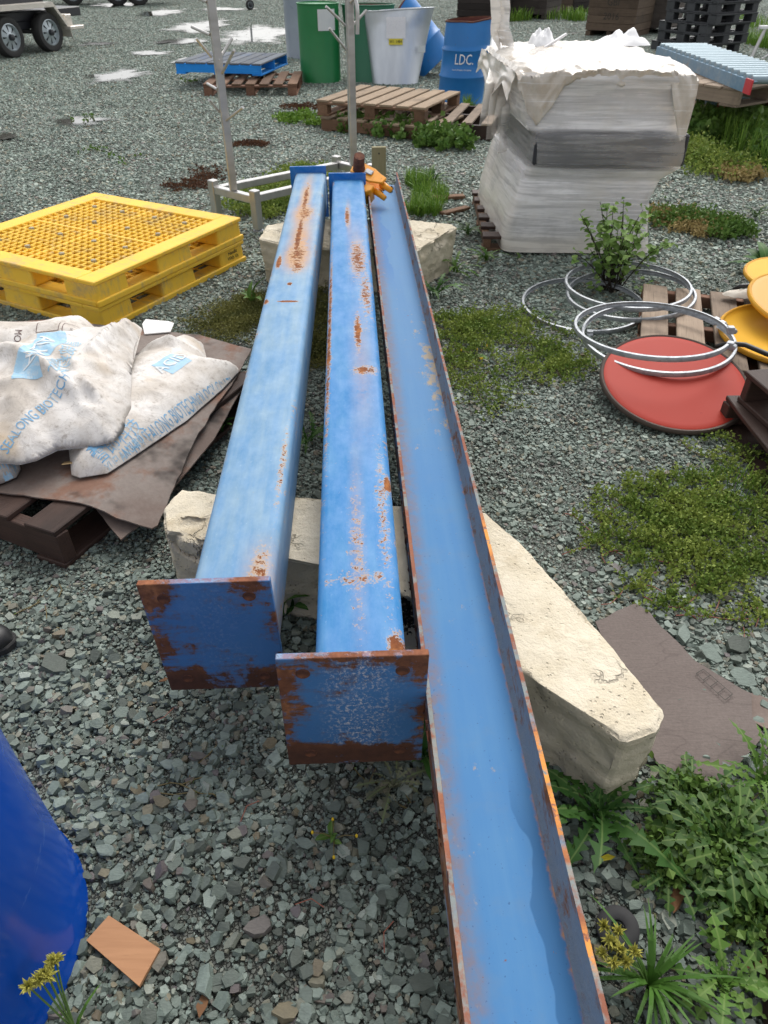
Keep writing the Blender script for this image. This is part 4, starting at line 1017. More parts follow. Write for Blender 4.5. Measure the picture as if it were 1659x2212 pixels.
pth = [hk0] + [hk0.lerp(hk1, .5) + Vector((.01, 0, .035)), hk1 + Vector((-.004, 0, .012)), hk1 - Vector((0, 0, .03)), hk2]
obj('bent_pipe', MB().tube([p - ro for p in pth], .014, 12), MAT_INOX, rk, smooth=R(60))

# ------------------------------------------------------------------ pallets by corners
def place_pallet(label, N, A, B, zt, H=.14, maxL=1.25, maxW=1.25, fixW=None, **k):
    n_, a_, b_ = at(*N, zt), at(*A, zt), at(*B, zt); x = (a_ - n_); L = min(maxL, x.length); W = fixW or min(maxW, (b_ - n_).length); x.normalize(); y = Vector((-x.y, x.x, 0))
    if y.dot(b_ - n_) < 0: y = -y
    c = n_ + x * L / 2 + y * W / 2
    return timber_pallet(label, (c.x, c.y, zt - H), math.atan2(x.y, x.x), L, W, H, **k)
place_pallet('upper tan timber pallet of the two stacked in front of the metal drum', (918, 233), (995, 197), (711, 207), .285, .145, 1.2, 1.2, ntop=7, mat=W_TAN, blocks=True, smat=W_BROWN, group='tan timber pallets stacked by the drums', bw=.135)
place_pallet('lower timber pallet with a solid brown side board, weeds along its front', (938, 277), (1006, 247), (690, 252), .138, .138, 1.25, 1.3, ntop=7, mat=W_TAN, smat=W_BROWN, group='tan timber pallets stacked by the drums', bw=.13)
bpal = place_pallet('pallet with bright blue side and grey boards, tilted on a plain one', (562, 138), (634, 109), (407, 125), .31, .14, 1.2, 1.2, ntop=8, mat=W_BLUEGREY, smat=wood('blue_painted_timber', (.012, .19, .62), (.03, .28, .75), (.01, .09, .3), .25), bw=.13)
fb = bpal
dimW = max(abs(ch.location.y) for ch in bpal.children) + .07; dimL = max(abs(ch.location.x) for ch in bpal.children if ch.name.startswith('bearer'))
place_pallet('plain brown block pallet beneath the blue sided one', (640, 181), (655, 150), (440, 165), .14, .14, 1.15, 1.2, ntop=7, mat=W_BROWN, smat=W_RED, blocks=True, bw=.12)
place_pallet('reddish slatted timber pallet lying broken under the drum lids', (1380, 772), (1390, 613), (1640, 800), .10, .10, 1.2, 1.0, fixW=.98, ntop=6, mat=W_GREY, smat=W_RED, bw=.125)
lc = at(1566, 853, .13)
def dark_pallet(label, corner, dirv, z, L=1.1, W=1.0):
    x = Vector((dirv[0], dirv[1])).normalized(); y = Vector((-x.y, x.x)); c = Vector(corner[:2]) + x * L / 2 + y * W / 2
    return timber_pallet(label, (c.x, c.y, z), math.atan2(x.y, x.x), L, W, .13, ntop=6, mat=W_DARK, smat=W_DARK, group='dark wet pallets at the right edge', bw=.11)
dv = at(1659, 972, .13) - lc
dark_pallet('lower dark wet timber pallet with an open side, touching the red lid', lc, dv, .0)
uc = at(1612, 800, .26); dark_pallet('upper dark wet timber pallet set askew on another at the right edge', uc, dv + Vector((.06, -.02, 0)), .131)

# ------------------------------------------------------------------ drums
def paint(name, c1, c2, rough=.4, rust=.66):
    g = M(name); v = g.co(); n = g.noise(v, 4, 4, .6); n2 = g.noise(v, 22, 5, .7)
    c = g.mix(n, c1, c2); c = g.mix(g.ss(n2, rust, rust + .06), c, (.12, .06, .035))
    return g.set(base=c, rough=g.m('MULTIPLY_ADD', n, .2, rough - .1), spec=.45)
MAT_DGREEN = paint('green_drum_paint', (.012, .16, .045), (.02, .21, .065)); MAT_DTEAL = paint('teal_drum_paint', (.010, .12, .060), (.016, .15, .075))
MAT_DBLUE = paint('blue_drum_paint', (.012, .14, .43), (.02, .20, .54)); MAT_DGREY = paint('grey_drum_paint', (.22, .26, .32), (.33, .37, .43), .3, .75)
g = M('red_lining'); MAT_LINING = g.set(base=g.mix(g.noise(g.co(), 9, 4), (.10, .022, .018), (.16, .045, .03)), rough=.6)
g = M('bare_zinc'); v = g.co(); n = g.noise(g.map(v, (9, 9, 1.5)), 1, 5, .6); n2 = g.noise(v, 14, 5, .7)
MAT_ZINC = g.set(base=g.mix(n, (.42, .45, .50), (.66, .69, .73)), rough=g.m('MULTIPLY_ADD', n2, .35, .22), metal=.7)
def white_ink():
    g = M('white_ink'); return g.set(base=(.8, .8, .8), rough=.5)
MAT_WINK = white_ink()
def drum(label, x, y, mat, h=.88, r=.29, hoops=True, crush=None, rim_mat=None, tilt=(0, 0, 0), z=0, lid=True):
    root = empty('drum', (x, y, z), label=label, cat='drum', rot=tilt)
    pr = [(r - .004, 0), (r, .006), (r - .006, .018)]
    for zz in ((h * .34, h * .66) if hoops else ()):
        pr += [(r - .007, zz - .02), (r + .008, zz - .006), (r + .008, zz + .006), (r - .007, zz + .02)]
    pr += [(r - .007, h * q) for q in (.72, .8, .86, .92, .97)] + [(r - .006, h - .016)]
    pr = sorted(pr, key=lambda p: p[1])
    obj('shell', MB().lathe(pr, 48, fn=crush), mat, root, smooth=R(50))
    obj('rim', MB().lathe([(r - .006, h - .016), (r + .002, h - .012), (r + .003, h), (r - .008, h + .002), (r - .012, h - .012)], 48, fn=crush), rim_mat or mat, root, smooth=R(50))
    if lid: obj('lid', MB().lathe([(r - .011, h - .012), (r - .04, h - .016), (0, h - .014)], 48, fn=crush), mat, root, smooth=R(40))
    elif lid is False: obj('lining', MB().lathe([(r - .012, h - .01), (r - .016, h * .6), (r - .016, .03), (0, .03)], 48, fn=crush), MAT_LINING, root, smooth=R(40))
    return root
def wrap_text(root, me, ang, z, r, mat, name='printing', fn=None):
    """bend flat lettering round a drum wall"""
    bm = bmesh.new(); bm.from_mesh(me); bmesh.ops.triangulate(bm, faces=bm.faces)
    for it in range(3):
        es = [e for e in bm.edges if e.calc_length() > .04]
        if not es: break
        bmesh.ops.subdivide_edges(bm, edges=es, cuts=1); bmesh.ops.triangulate(bm, faces=bm.faces)
    for v in bm.verts:
        a = ang + v.co.x / r; p = Vector((r * math.cos(a), r * math.sin(a), z + v.co.y)); v.co = fn(p) if fn else p
    m2 = bpy.data.meshes.new(name); bm.to_mesh(m2); bm.free(); m2.materials.clear(); m2.materials.append(mat); return obj(name, m2, parent=root)
d1 = drum('bright green drum with a pale notice stuck on it, left of the open teal one', -.905, 11.88, MAT_DGREEN, .92, hoops=False)
g = M('faded_paper'); MAT_PAPER = g.set(base=g.mix(g.noise(g.co(), 12, 4), (.55, .58, .60), (.68, .70, .70)), rough=.7)
wrap_text(d1, rect_mesh(.26, .24), R(-62), .74, .2925, MAT_PAPER, 'notice')
d2 = drum('dark teal open drum with a red inside, between the green and the metal drum', -.22, 11.95, MAT_DTEAL, .90, .30, False, rim_mat=MAT_DTEAL, lid=False,
          crush=lambda p: Vector((p.x * (1 + .35 * max(0, p.z - .2)), p.y * (1 - .25 * max(0, p.z - .2)), p.z)))
d3 = drum('plain grey drum half hidden behind the green one', at(652, 126).x + .02, at(652, 126).y + .2, MAT_DGREY, .95, .30, False)
def squash(p):
    t = max(0, min(1, p.z / .84)); s = t ** .8
    return Vector((p.x * (1.13 + .50 * s) + .04 * t + .012 * noise.noise(Vector((p.x * 6, p.y * 6, p.z * 5))), p.y * (.80 - .55 * s) + .035 * noise.noise(Vector((p.x * 5, p.z * 4, 7))) * t, p.z + .02 * math.sin(p.x * 5) * t))
d4 = drum('flattened bare metal drum with a paper label and yellow tag', .16, 11.68, MAT_ZINC, .86, .29, False, squash, MAT_ZINC, lid=None)
def front_y(x, z): return squash(Vector((x / 1.4, -.28, z))).y
lab4 = MB().grid(6, 6, lambda u, v_: Vector((.0 + (u - .5) * .26, front_y(0, .62 + (v_ - .5) * .24) - .035, .66 + (v_ - .5) * .24)))
g = M('label_paper'); lx = g.sep(); ln = g.noise(g.map(g.co(), (60, 1, 220)), 1, 2, .5)
MAT_LABEL = g.set(base=g.mix(g.m('MULTIPLY', g.ss(ln, .58, .66), .5), (.74, .73, .76), (.35, .36, .42)), rough=.6)
obj('label', lab4, MAT_LABEL, d4)
g = M('yellow_tag'); MAT_YTAG = g.set(base=(.72, .60, .06), rough=.6)
ty = front_y(0, .5) - .045
obj('tag', MB().grid(2, 2, lambda u, v_: Vector(((u - .5) * .19, ty, .505 + (v_ - .5) * .07))), MAT_YTAG, d4)
me = text_mesh('W1 1484', .05, sx=.9); me.materials.append(MAT_PRINT); obj('printing', me, parent=d4, loc=(0, ty - .003, .505), rot=(R(90), 0, 0))
obj('label', MB().grid(2, 2, lambda u, v_: Vector((.36 + (u - .5) * .09, front_y(.33, .45) - .02, .42 + (v_ - .5) * .08))), MAT_PAPER, d4)
d5 = drum('battered blue drum leaning over, wedged behind the metal one', .78, 12.35, MAT_DBLUE, .88, .29, True,
          lambda p: Vector((p.x * (1 - .25 * max(0, p.z - .4)), p.y * (1 - .5 * max(0, p.z - .45)), p.z + .05 * math.sin(p.x * 7) * max(0, p.z - .3))), MAT_LINING, tilt=(R(-18), R(-38), R(20)), z=.16, lid=False)
wrap_text(d5, text_mesh('OSBO', .12), R(-95), .45, .296, MAT_WINK)
def dent(p):
    t = max(0, (p.z - .5) / .38); c = math.exp(-((p.x - .03) / .1) ** 2) if p.y < 0 else 0
    return Vector((p.x + .06 * (p.z / .88) * 1.0 - .02 * t * p.x, p.y * (1 - .15 * t) + .075 * c * t ** 1.5, p.z - .02 * c * t + .02 * t * p.x / .29))
d6 = drum('upright blue drum with white lettering and a dented rusty mouth', .945, 10.12, MAT_DBLUE, .86, .285, True, dent, MAT_RUST, lid=False)
serif = text_mesh('LDC.', .15, sx=.72); wrap_text(d6, serif, R(-97), .475, .2895, MAT_WINK, fn=dent)
wrap_text(d6, text_mesh('Louis Dreyfus Company', .024), R(-100), .375, .2895, MAT_WINK, fn=dent)
wrap_text(d6, text_mesh('COUNTRY', .085), R(-10), .47, .2895, MAT_WINK, fn=dent)
g = M('white_scrap'); MAT_WSCRAP = g.set(base=(.74, .75, .78), rough=.4)
for pts_, lab in (([(905, 128), (975, 155), (945, 125), (925, 110)], 'bent white sheet metal scrap between the metal drum and the lettered blue drum'), ([(1050, 150), (1085, 158), (1100, 118), (1062, 112)], 'white plastic scrap behind the lettered blue drum')):
    q = [at(*p, .05) for p in pts_]; cq = sum(q, Vector()) / 4
    sm_ = MB(); sm_.grid(8, 4, lambda u, v_: (q[0].lerp(q[1], u)).lerp(q[3].lerp(q[2], u), v_) - cq + Vector((0, 0, .10 * math.sin(u * 3.1) + .05 + .35 * v_ * (1 - u * .6))))
    o = obj('scrap_sheet', sm_, MAT_WSCRAP, loc=cq, smooth=True); so = o.modifiers.new('thick', 'SOLIDIFY'); so.thickness = .006
    tag(o, lab, 'scrap sheet')

# ------------------------------------------------------------------ wrapped stack
fl = Vector((.735, 4.55)); ux = Vector((.9985, -.035)); uy = Vector((-.055, .9985)); DEP = 1.12
ws = empty('wrapped_stack', (1.2, 5.1, 0), label='tall pallet load bound in dirty clear stretch film with a black crate layer', cat='wrapped load')
wo = ws.location.copy()
prof_ = [(.03, .02, .95, 0), (.2, .03, .91, .0), (.33, .06, .88, .0), (.45, .10, .93, .01), (.52, .125, 1.02, -.03), (.555, .125, 1.025, -.035), (.69, .12, 1.015, -.035), (.72, .09, .97, 0), (.80, .065, .95, .01), (.90, .05, .955, .0), (.97, .02, .97, -.015), (1.0, .03, .96, .0)]
def lerp_prof(z):
    for (a_, b_) in zip(prof_, prof_[1:]):
        if z <= b_[0]:
            t = max(0, (z - a_[0]) / (b_[0] - a_[0])); return [a_[i] + (b_[i] - a_[i]) * t for i in (1, 2, 3)]
    return list(prof_[-1][1:])
def wpt(u, v_, z): p = fl + ux * u + uy * v_; return Vector((p.x, p.y, z)) - wo
def ring(z, grow=0.0, n=26, wr=1.0):
    L_, R_, Fo = lerp_prof(z); L_ -= grow; R_ += grow; F0 = Fo - grow; B0 = DEP + grow; pts = []
    for s in range(4):
        for i in range(n):
            t = i / n
            u, v_ = ((L_ + (R_ - L_) * t, F0), (R_, F0 + (B0 - F0) * t), (R_ - (R_ - L_) * t, B0), (L_, B0 - (B0 - F0) * t))[s]
            cu_, cv = (L_ + R_) / 2, (F0 + B0) / 2; du, dv_ = (u - cu_) / ((R_ - L_) / 2), (v_ - cv) / ((B0 - F0) / 2)
            k = (abs(du) ** 14 + abs(dv_) ** 14) ** (1 / 14); u = cu_ + (u - cu_) / k; v_ = cv + (v_ - cv) / k
            along = (u if s in (0, 2) else v_)
            w = wr * (.002 * noise.noise(Vector((along * 1.5, z * 22 + along * 4.0, s))) + .0012 * noise.noise(Vector((along * 2, z * 60 - along * 8, s + 4))) + .014 * noise.noise(Vector((along * 3, z * 5, s + 8))))
            nrm = ((0, -1), (1, 0), (0, 1), (-1, 0))[s]
            pts.append(wpt(u + nrm[0] * w, v_ + nrm[1] * w, z))
    return pts
def film_mat(name, cover, tint=(.74, .73, .72), alpha=.62):
    g = M(name); v = g.co(); X, Y, Z = g.sep(v)
    st = g.noise(g.map(v, (1.6, 1.6, 30), rot=(R(6), R(7), 0)), 1, 6, .7, .5); st2 = g.noise(g.map(v, (1.5, 1.5, 80), rot=(R(-9), R(-11), 0)), 1, 4, .7); n = g.noise(v, 4, 5, .6)
    c = g.mix(g.ss(n, .42, .68), tint, (.50, .43, .35) if cover else (.66, .64, .62))
    c = g.mix(g.ss(st2, .55, .72), c, (.84, .84, .86))
    a = g.m('ADD', g.m('MULTIPLY', g.ss(g.m('ADD', st, g.m('MULTIPLY', g.m('SUBTRACT', n, .5), .7)), .36, .68), .55), .13, clamp=True)
    if not cover:
        lay_ = g.m('MAXIMUM', g.ss(g.m('ABSOLUTE', g.m('ADD', X, .0)), .36, .50), g.ss(Z, .17, .05)); a = g.m('ADD', a, g.m('MULTIPLY', lay_, .35), clamp=True)
        c = g.mix(g.m('MULTIPLY', lay_, .7), c, (.78, .72, .63)); a = g.m('ADD', a, g.m('MULTIPLY', g.ss(st2, .60, .68), .4), clamp=True)
        band = g.m('MULTIPLY', g.ss(Z, .50, .53), g.ss(Z, .73, .70)); a = g.m('MULTIPLY', g.m('ADD', a, .32, clamp=True), g.m('MULTIPLY_ADD', band, -.62, 1.0))
    g.bump(g.m('ADD', st, g.m('MULTIPLY', st2, .6)), .2, .004)
    return g.set(base=c, rough=.2, spec=.6, alpha=1.0 if cover else a)
MAT_FILM = film_mat('stretch_film', False, (.88, .87, .88)); MAT_COVER = film_mat('top_sheet', True, (.70, .66, .61))
g = M('black_crate'); MAT_CRATE = g.set(base=(.022, .024, .03), rough=.4)
g = M('grey_carton'); n = g.noise(g.co(), 5, 5, .7); MAT_CARTON = g.set(base=g.mix(n, (.60, .58, .60), (.74, .72, .70)), rough=.8)
g = M('beige_carton'); n = g.noise(g.co(), 3, 5, .7); MAT_CARTON2 = g.set(base=g.mix(n, (.62, .60, .60), (.76, .74, .72)), rough=.8)
def wbox(name, u0, u1, v0, v1, z0, z1, mat):
    b = [wpt(u0, v0, z0), wpt(u1, v0, z0), wpt(u1, v1, z0), wpt(u0, v1, z0)]; t = [wpt(u0, v0, z1), wpt(u1, v0, z1), wpt(u1, v1, z1), wpt(u0, v1, z1)]
    return obj(name, MB().hexa(b, t), mat, ws, bevel=.01)
wbox('carton', .10, .86, .04, 1.06, .10, .50, MAT_CARTON); wbox('black_crate', .135, 1.012, -.022, 1.10, .53, .70, MAT_CRATE); wbox('carton', .09, .94, .03, 1.08, .705, .97, MAT_CARTON2)
zs_ = [.02 + (.995 - .02) * i / 70 for i in range(71)]; fm = MB(); rows = [ring(z, .008) for z in zs_]; m_ = len(rows[0])
fm.add([p for r_ in rows for p in r_], [(i * m_ + k, i * m_ + (k + 1) % m_, (i + 1) * m_ + (k + 1) % m_, (i + 1) * m_ + k) for i in range(70) for k in range(m_)])
obj('stretch_film', fm, MAT_FILM, ws, smooth=True)
# loose top sheet with ragged corners hanging at the front
def cover_pt(a, b):
    """a across, b from the back edge over the top and down the front"""
    Lc, Rc = -.0, .985; u = Lc + (Rc - Lc) * a
    hang = .035 + .20 * max(0, 1 - abs(a - .13) / .13) ** .8 + .27 * max(0, 1 - abs(a - .97) / .12) ** .9 + .03 * math.sin(a * 8) ** 2 + .02 * noise.noise(Vector((a * 20, 3, 3)))
    tot = DEP + .03 + hang; s = b * tot
    q = .012 * noise.noise(Vector((a * 5, b * 7, 1))) + .022 * (1 - abs(noise.noise(Vector((a * 2.2 + .4, b * 9, 5)))) * 2) * .6 + .008 * (1 - 2 * abs(noise.noise(Vector((a * 13 + b * 4, b * 11, 2))))) + .004 * noise.noise(Vector((a * 40, b * 44, 8)))
    if s < DEP + .03: v_ = DEP - s; z = 1.0 + q + .03 * math.sin(a * 3.0) - .03 * max(0, (s - DEP + .08) / .1)
    else: v_ = -.035 + q - .015 * (s - DEP); z = .985 - (s - DEP - .03) + .02 * math.sin(a * 3)
    if a < .02 or a > .98: z -= .02
    return wpt(u, v_, z)
cv = obj('top_sheet', MB().grid(96, 90, cover_pt), MAT_COVER, ws, smooth=R(50)); so = cv.modifiers.new('thick', 'SOLIDIFY'); so.thickness = .0008
sk = MB().grid(30, 14, lambda a, b: wpt(-.02 - .03 * b + .012 * noise.noise(Vector((a * 6, b * 3, 3))), -.02 + a * 1.12, 1.0 - b * (.14 + .10 * noise.noise(Vector((a * 3, 0, 9))))))
obj('side_skirt', sk, MAT_COVER, ws, smooth=True)
# torn strands hanging at the left and rising out of the bundle
def strand(p, w, name='film_strand', twist=4.0):
    n = 40; mb = MB(); vs = []
    for i in range(n + 1):
        t = i / n * (len(p) - 1); k = min(int(t), len(p) - 2); q = Vector(p[k]).lerp(Vector(p[k + 1]), t - k); an_ = twist * t
        ww = w * (.85 + .2 * math.sin(t * 2.1 + w * 50))
        for s in (-1, -.4, .2, 1): vs.append(q + Vector((math.cos(an_) * ww * s, math.sin(an_) * ww * s + .012 * (s * s), .01 * noise.noise(Vector((t * 6, s, w))))) - wo)
    mb.add(vs, [(i * 4 + j, i * 4 + j + 1, (i + 1) * 4 + j + 1, (i + 1) * 4 + j) for i in range(n) for j in range(3)]); return obj(name, mb, MAT_FILM, ws, smooth=True)
Yb = 5.45
S = lambda px, py, Y=Yb: zat(px, py, Y)
strand([S(1068, -60), S(1072, 0), S(1078, 40), S(1070, 75), S(1082, 110), S(1078, 150)], .06, twist=.3)
strand([S(1085, -40), S(1092, 20), S(1086, 60), S(1098, 100)], .05, twist=-.25)
for a_, b_, c_ in (((1085, 105), (1068, 200), (1060, 300)), ((1095, 120), (1085, 210), (1070, 290)), ((1080, 115), (1060, 180), (1045, 270)), ((1105, 130), (1095, 230), (1085, 330))):
    strand([S(*a_), S(*b_, 5.0), S(*c_, 4.95)], .05, twist=.4)
# skid under the load
skp = timber_pallet('dark pallet under the film wrapped load, jutting out on its left side', ((fl + ux * .44 + uy * .62).x, (fl + ux * .44 + uy * .62).y, 0), math.atan2(ux.y, ux.x), .98, 1.1, .095, 6, 3, W_DARK, smat=W_BROWN)
place_pallet('dark pallet with pale top half hidden behind the wrapped load', (1062, 268), (1100, 215), (1026, 196), .16, .15, 1.1, 1.1, ntop=6, mat=W_GREY, smat=W_DARK)
g = M('white_plastic'); MAT_WPL = g.set(base=(.80, .80, .82), rough=.45)
def crumple(label, c, rx, ry, h, seed, mat=None, name='plastic_scrap', cat='plastic scrap'):
    def fn(u, v_):
        a = u * 6.283; r = v_ * (1 + .35 * noise.noise(Vector((math.cos(a) * 1.5, math.sin(a) * 1.5, seed)))); q = Vector((r * math.cos(a) * rx, r * math.sin(a) * ry, 0))
        q.z = h * (1 - v_ ** 2) * (.5 + .9 * abs(noise.noise(Vector((q.x * 2.0 / max(rx, .1), q.y * 2.0 / max(rx, .1), seed + 3))))) + .008 * (noise.noise(q * 60) + 1); return q
    return tag(obj(name, MB().grid(28, 10, fn), mat or MAT_WPL, loc=c, smooth=R(60)), label, cat)
crumple('small white crumpled film heap on top of the wrapped load', at(1170, 100, 1.03), .09, .12, .13, 2)
crumple('long white crumpled film piece on the far top edge of the wrapped load', at(1345, 98, 1.02), .2, .12, .09, 6)
o = obj('white_stick', MB().box((0, 0, 0), (.16, .018, .012), Euler((0, R(-25), R(20))).to_matrix()), MAT_WPL, loc=at(1200, 88, 1.07)); tag(o, 'white plastic stick poking up beside the small film heap', 'stick')
tag(bar(at(935, 428, .02), at(1003, 424, .02), .07, None, W_BROWN, 'timber_plank', .025), 'brown plank end lying left of the wrapped load', 'plank', 'planks beside the wrapped load')
tag(bar(at(955, 462, .018), at(1010, 448, .018), .06, None, W_BROWN, 'timber_plank', .022), 'shorter dark plank lying behind the far stone block', 'plank', 'planks beside the wrapped load')

# ------------------------------------------------------------------ ring clamps and drum lids
def ring_clamp(label, c, r, tilt, gap0, gap=.12, h=.025, rz=0):
    root = empty('drum_ring', c, label=label, cat='drum ring', group='galvanised drum rings dropped by the red lid', rot=(tilt[0], tilt[1], rz))
    prof = [(r - .003, 0), (r + .006, .002), (r + .009, h / 2), (r + .006, h - .002), (r - .003, h), (r - .005, h - .001), (r + .003, h - .004), (r + .006, h / 2), (r + .003, .004), (r - .005, .001)]
    mb = MB(); n = 90; k = len(prof); vs = []
    for i in range(n + 1):
        a = gap0 + gap + (2 * math.pi - 2 * gap) * i / n
        w = 1 + .02 * math.sin(2 * a + r * 30)
        vs += [Vector((q[0] * math.cos(a) * w, q[0] * math.sin(a) * w, q[1])) for q in prof]
    mb.add(vs, [(i * k + j, (i + 1) * k + j, (i + 1) * k + (j + 1) % k, i * k + (j + 1) % k) for i in range(n) for j in range(k)] + [tuple(range(k)), tuple(n * k + j for j in range(k))[::-1]])
    obj('band', mb, MAT_GALV, root, smooth=R(50))
    for s in (1, -1):
        a = gap0 + s * (gap + .03); p = Vector((math.cos(a), math.sin(a), 0)); t = Vector((-math.sin(a), math.cos(a), 0))
        lug = MB().box(p * (r + .012) + Vector((0, 0, h / 2)), (.028, .03, h + .006), Matrix.Rotation(a, 3, 'Z')).tube([p * (r + .028) - t * .014 + Vector((0, 0, h / 2 - .004)), p * (r + .028) + t * .014 + Vector((0, 0, h / 2 - .004))], .011, 10)
        obj('lug', lug, MAT_GALV, root, bevel=.002)
    return root
ring_clamp('flat drum ring on the gravel, farthest left of the rings, with an open gap', at(1258, 662, .02), .315, (R(3), R(-2)), R(-105), .13)
ring_clamp('upper drum ring leaning up against the shrub, over a second ring', at(1354, 620, .14), .31, (R(1), R(-2)), R(100), .02)
ring_clamp('drum ring under the shrub, lowest of that pair', at(1360, 640, .09), .318, (R(1), R(-5)), R(80), .03)
ring_clamp('upper drum ring crossing the red lid with its cut ends apart', at(1405, 717, .20), .325, (R(-3), R(-2)), R(-22), .24)
ring_clamp('drum ring trapped under the red lid edge', at(1418, 735, .125), .33, (R(2), R(-3)), R(20), .03)
def lid_obj(label, c, r, tilt, m_face, m_rim, dish=False, group=None, rz=0):
    root = empty('round_lid', c, label=label, cat='drum lid', group=group, rot=(tilt[0], tilt[1], rz))
    if dish: pr = [(r - .02, .018), (r - .028, .004), (r * .5, .003), (0, .002)]
    else: pr = [(r - .016, .019), (r - .022, .0215), (r - .045, .022), (r * .6, .0222), (r * .3, .022), (0, .022)]
    fn_ = (lambda p: Vector((p.x, p.y, p.z + (.0025 * noise.noise(Vector((p.x * 7, p.y * 7, 3))) if math.hypot(p.x, p.y) < r * .8 else 0))))
    mbp = MB().lathe(pr, 72, fn=fn_); 
    obj('panel', mbp, m_face, root, smooth=R(60))
    obj('rim', MB().lathe([(r - .024, .0), (r - .006, -.002), (r, .004), (r, .016), (r - .006, .022), (r - .016, .019), (r - .018, .012)], 72), m_rim, root, smooth=R(60))
    return root
def lid_paint(name, c1, c2, wear):
    g = M(name); v = g.co(); n = g.noise(v, 3, 4, .6); n2 = g.noise(v, 28, 5, .7)
    c = g.mix(n, c1, c2); c = g.mix(g.ss(n2, .68, .71), c, wear); return g.set(base=c, rough=g.m('MULTIPLY_ADD', n, .12, .42), spec=.12)
MAT_RED = lid_paint('red_lid_enamel', (.36, .036, .024), (.41, .05, .034), (.28, .02, .016))
g = M('dark_gasket'); MAT_GASKET = g.set(base=g.mix(g.noise(g.co(), 20, 4), (.05, .035, .028), (.10, .07, .055)), rough=.7)
rc = at(1454, 829, .082); lid_obj('large round red drum lid lying tilted against the slatted pallet', rc, .31, (R(13), R(-1)), MAT_RED, MAT_GASKET)
MAT_OR = lid_paint('yellow_lid_enamel', (.72, .36, .02), (.78, .45, .05), (.5, .2, .01)); MAT_TAN = lid_paint('tan_lid_enamel', (.62, .36, .10), (.68, .42, .15), (.45, .2, .05))
g = M('orange_rim'); MAT_ORIM = g.set(base=g.mix(g.noise(g.co(), 9, 4), (.60, .26, .012), (.72, .40, .02)), rough=.5)
yc = at(1566, 728, .13); lid_obj('dished yellow drum lid lying on the pallet, with rainwater stains', (yc.x + .305, yc.y + .02, .125), .31, (R(3), R(-2)), MAT_OR, MAT_ORIM, True)
tc = at(1619, 672, .19); lid_obj('tan drum lid propped on the yellow one', (tc.x + .30, tc.y + .02, .20), .30, (R(8), R(4)), MAT_TAN, MAT_ORIM)
y3 = at(1628, 622, .12); lid_obj('yellow drum lid at the back of the slatted pallet, mostly out of view', (y3.x + .3, y3.y + .1, .12), .30, (R(2), R(1)), MAT_OR, MAT_ORIM)
g = M('black_hose'); MAT_HOSE = g.set(base=(.015, .015, .016), rough=.4)
hp = [at(1548, 748, .12), at(1575, 742, .16), at(1610, 745, .17), at(1665, 768, .17), at(1760, 790, .12)]
tag(obj('hose', MB().tube([hp[min(int(t), 3)].lerp(hp[min(int(t), 3) + 1], t - min(int(t), 3)) for t in [i * 4 / 24 for i in range(25)]], .011, 10), MAT_HOSE, smooth=True), 'black hose running over the dished yellow lid', 'hose')
hp2 = [at(1585, 625, .12), at(1600, 618, .15), at(1630, 616, .16), at(1670, 622, .16)]
tag(obj('hose', MB().tube([hp2[min(int(t), 2)].lerp(hp2[min(int(t), 2) + 1], t - min(int(t), 2)) for t in [i * 3 / 18 for i in range(19)]], .011, 10), MAT_HOSE, smooth=True), 'black hose loop at the back corner of the slatted pallet', 'hose')
g = M('off_white_rag'); MAT_RAG = g.set(base=(.58, .53, .46), rough=.85)
crumple('off white rag lying on the slatted pallet beside the tan lid', at(1610, 640, .12), .12, .05, .05, 11, MAT_RAG, 'rag', 'rag')

# ------------------------------------------------------------------ flattened board at the right
g = M('grey_brown_fibreboard'); v = g.co(); n = g.noise(v, 5, 5, .6); f = g.noise(g.map(v, (30, 260, 30), rot=(0, 0, .75)), 1, 3, .6); f2 = g.noise(v, 150, 3, .7)
crs = g.win(g.noise(g.map(v, (1, 3, 1), rot=(0, 0, .7)), 2.2, 3, .5), .5, .008)
c = g.mix(n, (.13, .103, .094), (.19, .158, .145)); c = g.hsv(c, .5, 1, g.m('ADD', g.m('MULTIPLY_ADD', f, .35, .5), g.m('MULTIPLY', f2, .5))); c = g.mix(g.m('MULTIPLY', crs, .22), c, (.04, .03, .028))
g.bump(g.m('ADD', f, f2), .3, .002); MAT_HB2 = g.set(base=c, rough=.8, spec=.25)
shp = pl([(1285, 1345), (1372, 1305), (1402, 1326), (1420, 1350), (1465, 1390), (1500, 1430), (1600, 1490), (1622, 1500), (1598, 1520), (1650, 1588), (1530, 1729), (1495, 1700), (1418, 1650), (1380, 1560), (1330, 1440)][::-1], .02)
o = sheet('hardboard_sheet', shp, .005, lambda x, y: .02 + .006 * noise.noise(Vector((x * 6, y * 6, 2))), MAT_HB2, 'torn brown hardboard sheet lying beside the slanting stone block, with pencilled squares', 'board', jag=.006)
mk = MB(); A_, B_, C_, D_ = at(1503, 1456, .03), at(1519, 1446, .03), at(1582, 1500, .03), at(1566, 1513, .03); w_ = .0010
def line(p, q):
    d = (q - p).normalized(); n_ = Vector((-d.y, d.x, 0)) * w_; oo = Vector(o.location); mk.add([p - n_ - oo, p + n_ - oo, q + n_ - oo, q - n_ - oo], [(0, 1, 2, 3)])
for p, q in ((A_, B_), (B_, C_), (C_, D_), (D_, A_)) + tuple((A_.lerp(D_, k / 4), B_.lerp(C_, k / 4)) for k in (1, 2, 3)): line(p, q)
obj('pencil_marks', mk, MAT_PRINT, o, loc=(0, 0, .0015))
sheet('hardboard_sheet', pl([(1590, 1520), (1625, 1498), (1700, 1530), (1720, 1580), (1650, 1575), (1625, 1560)][::-1], .012), .004, lambda x, y: .013, MAT_HB, 'small torn hardboard scrap at the right edge under the larger sheet', 'board')
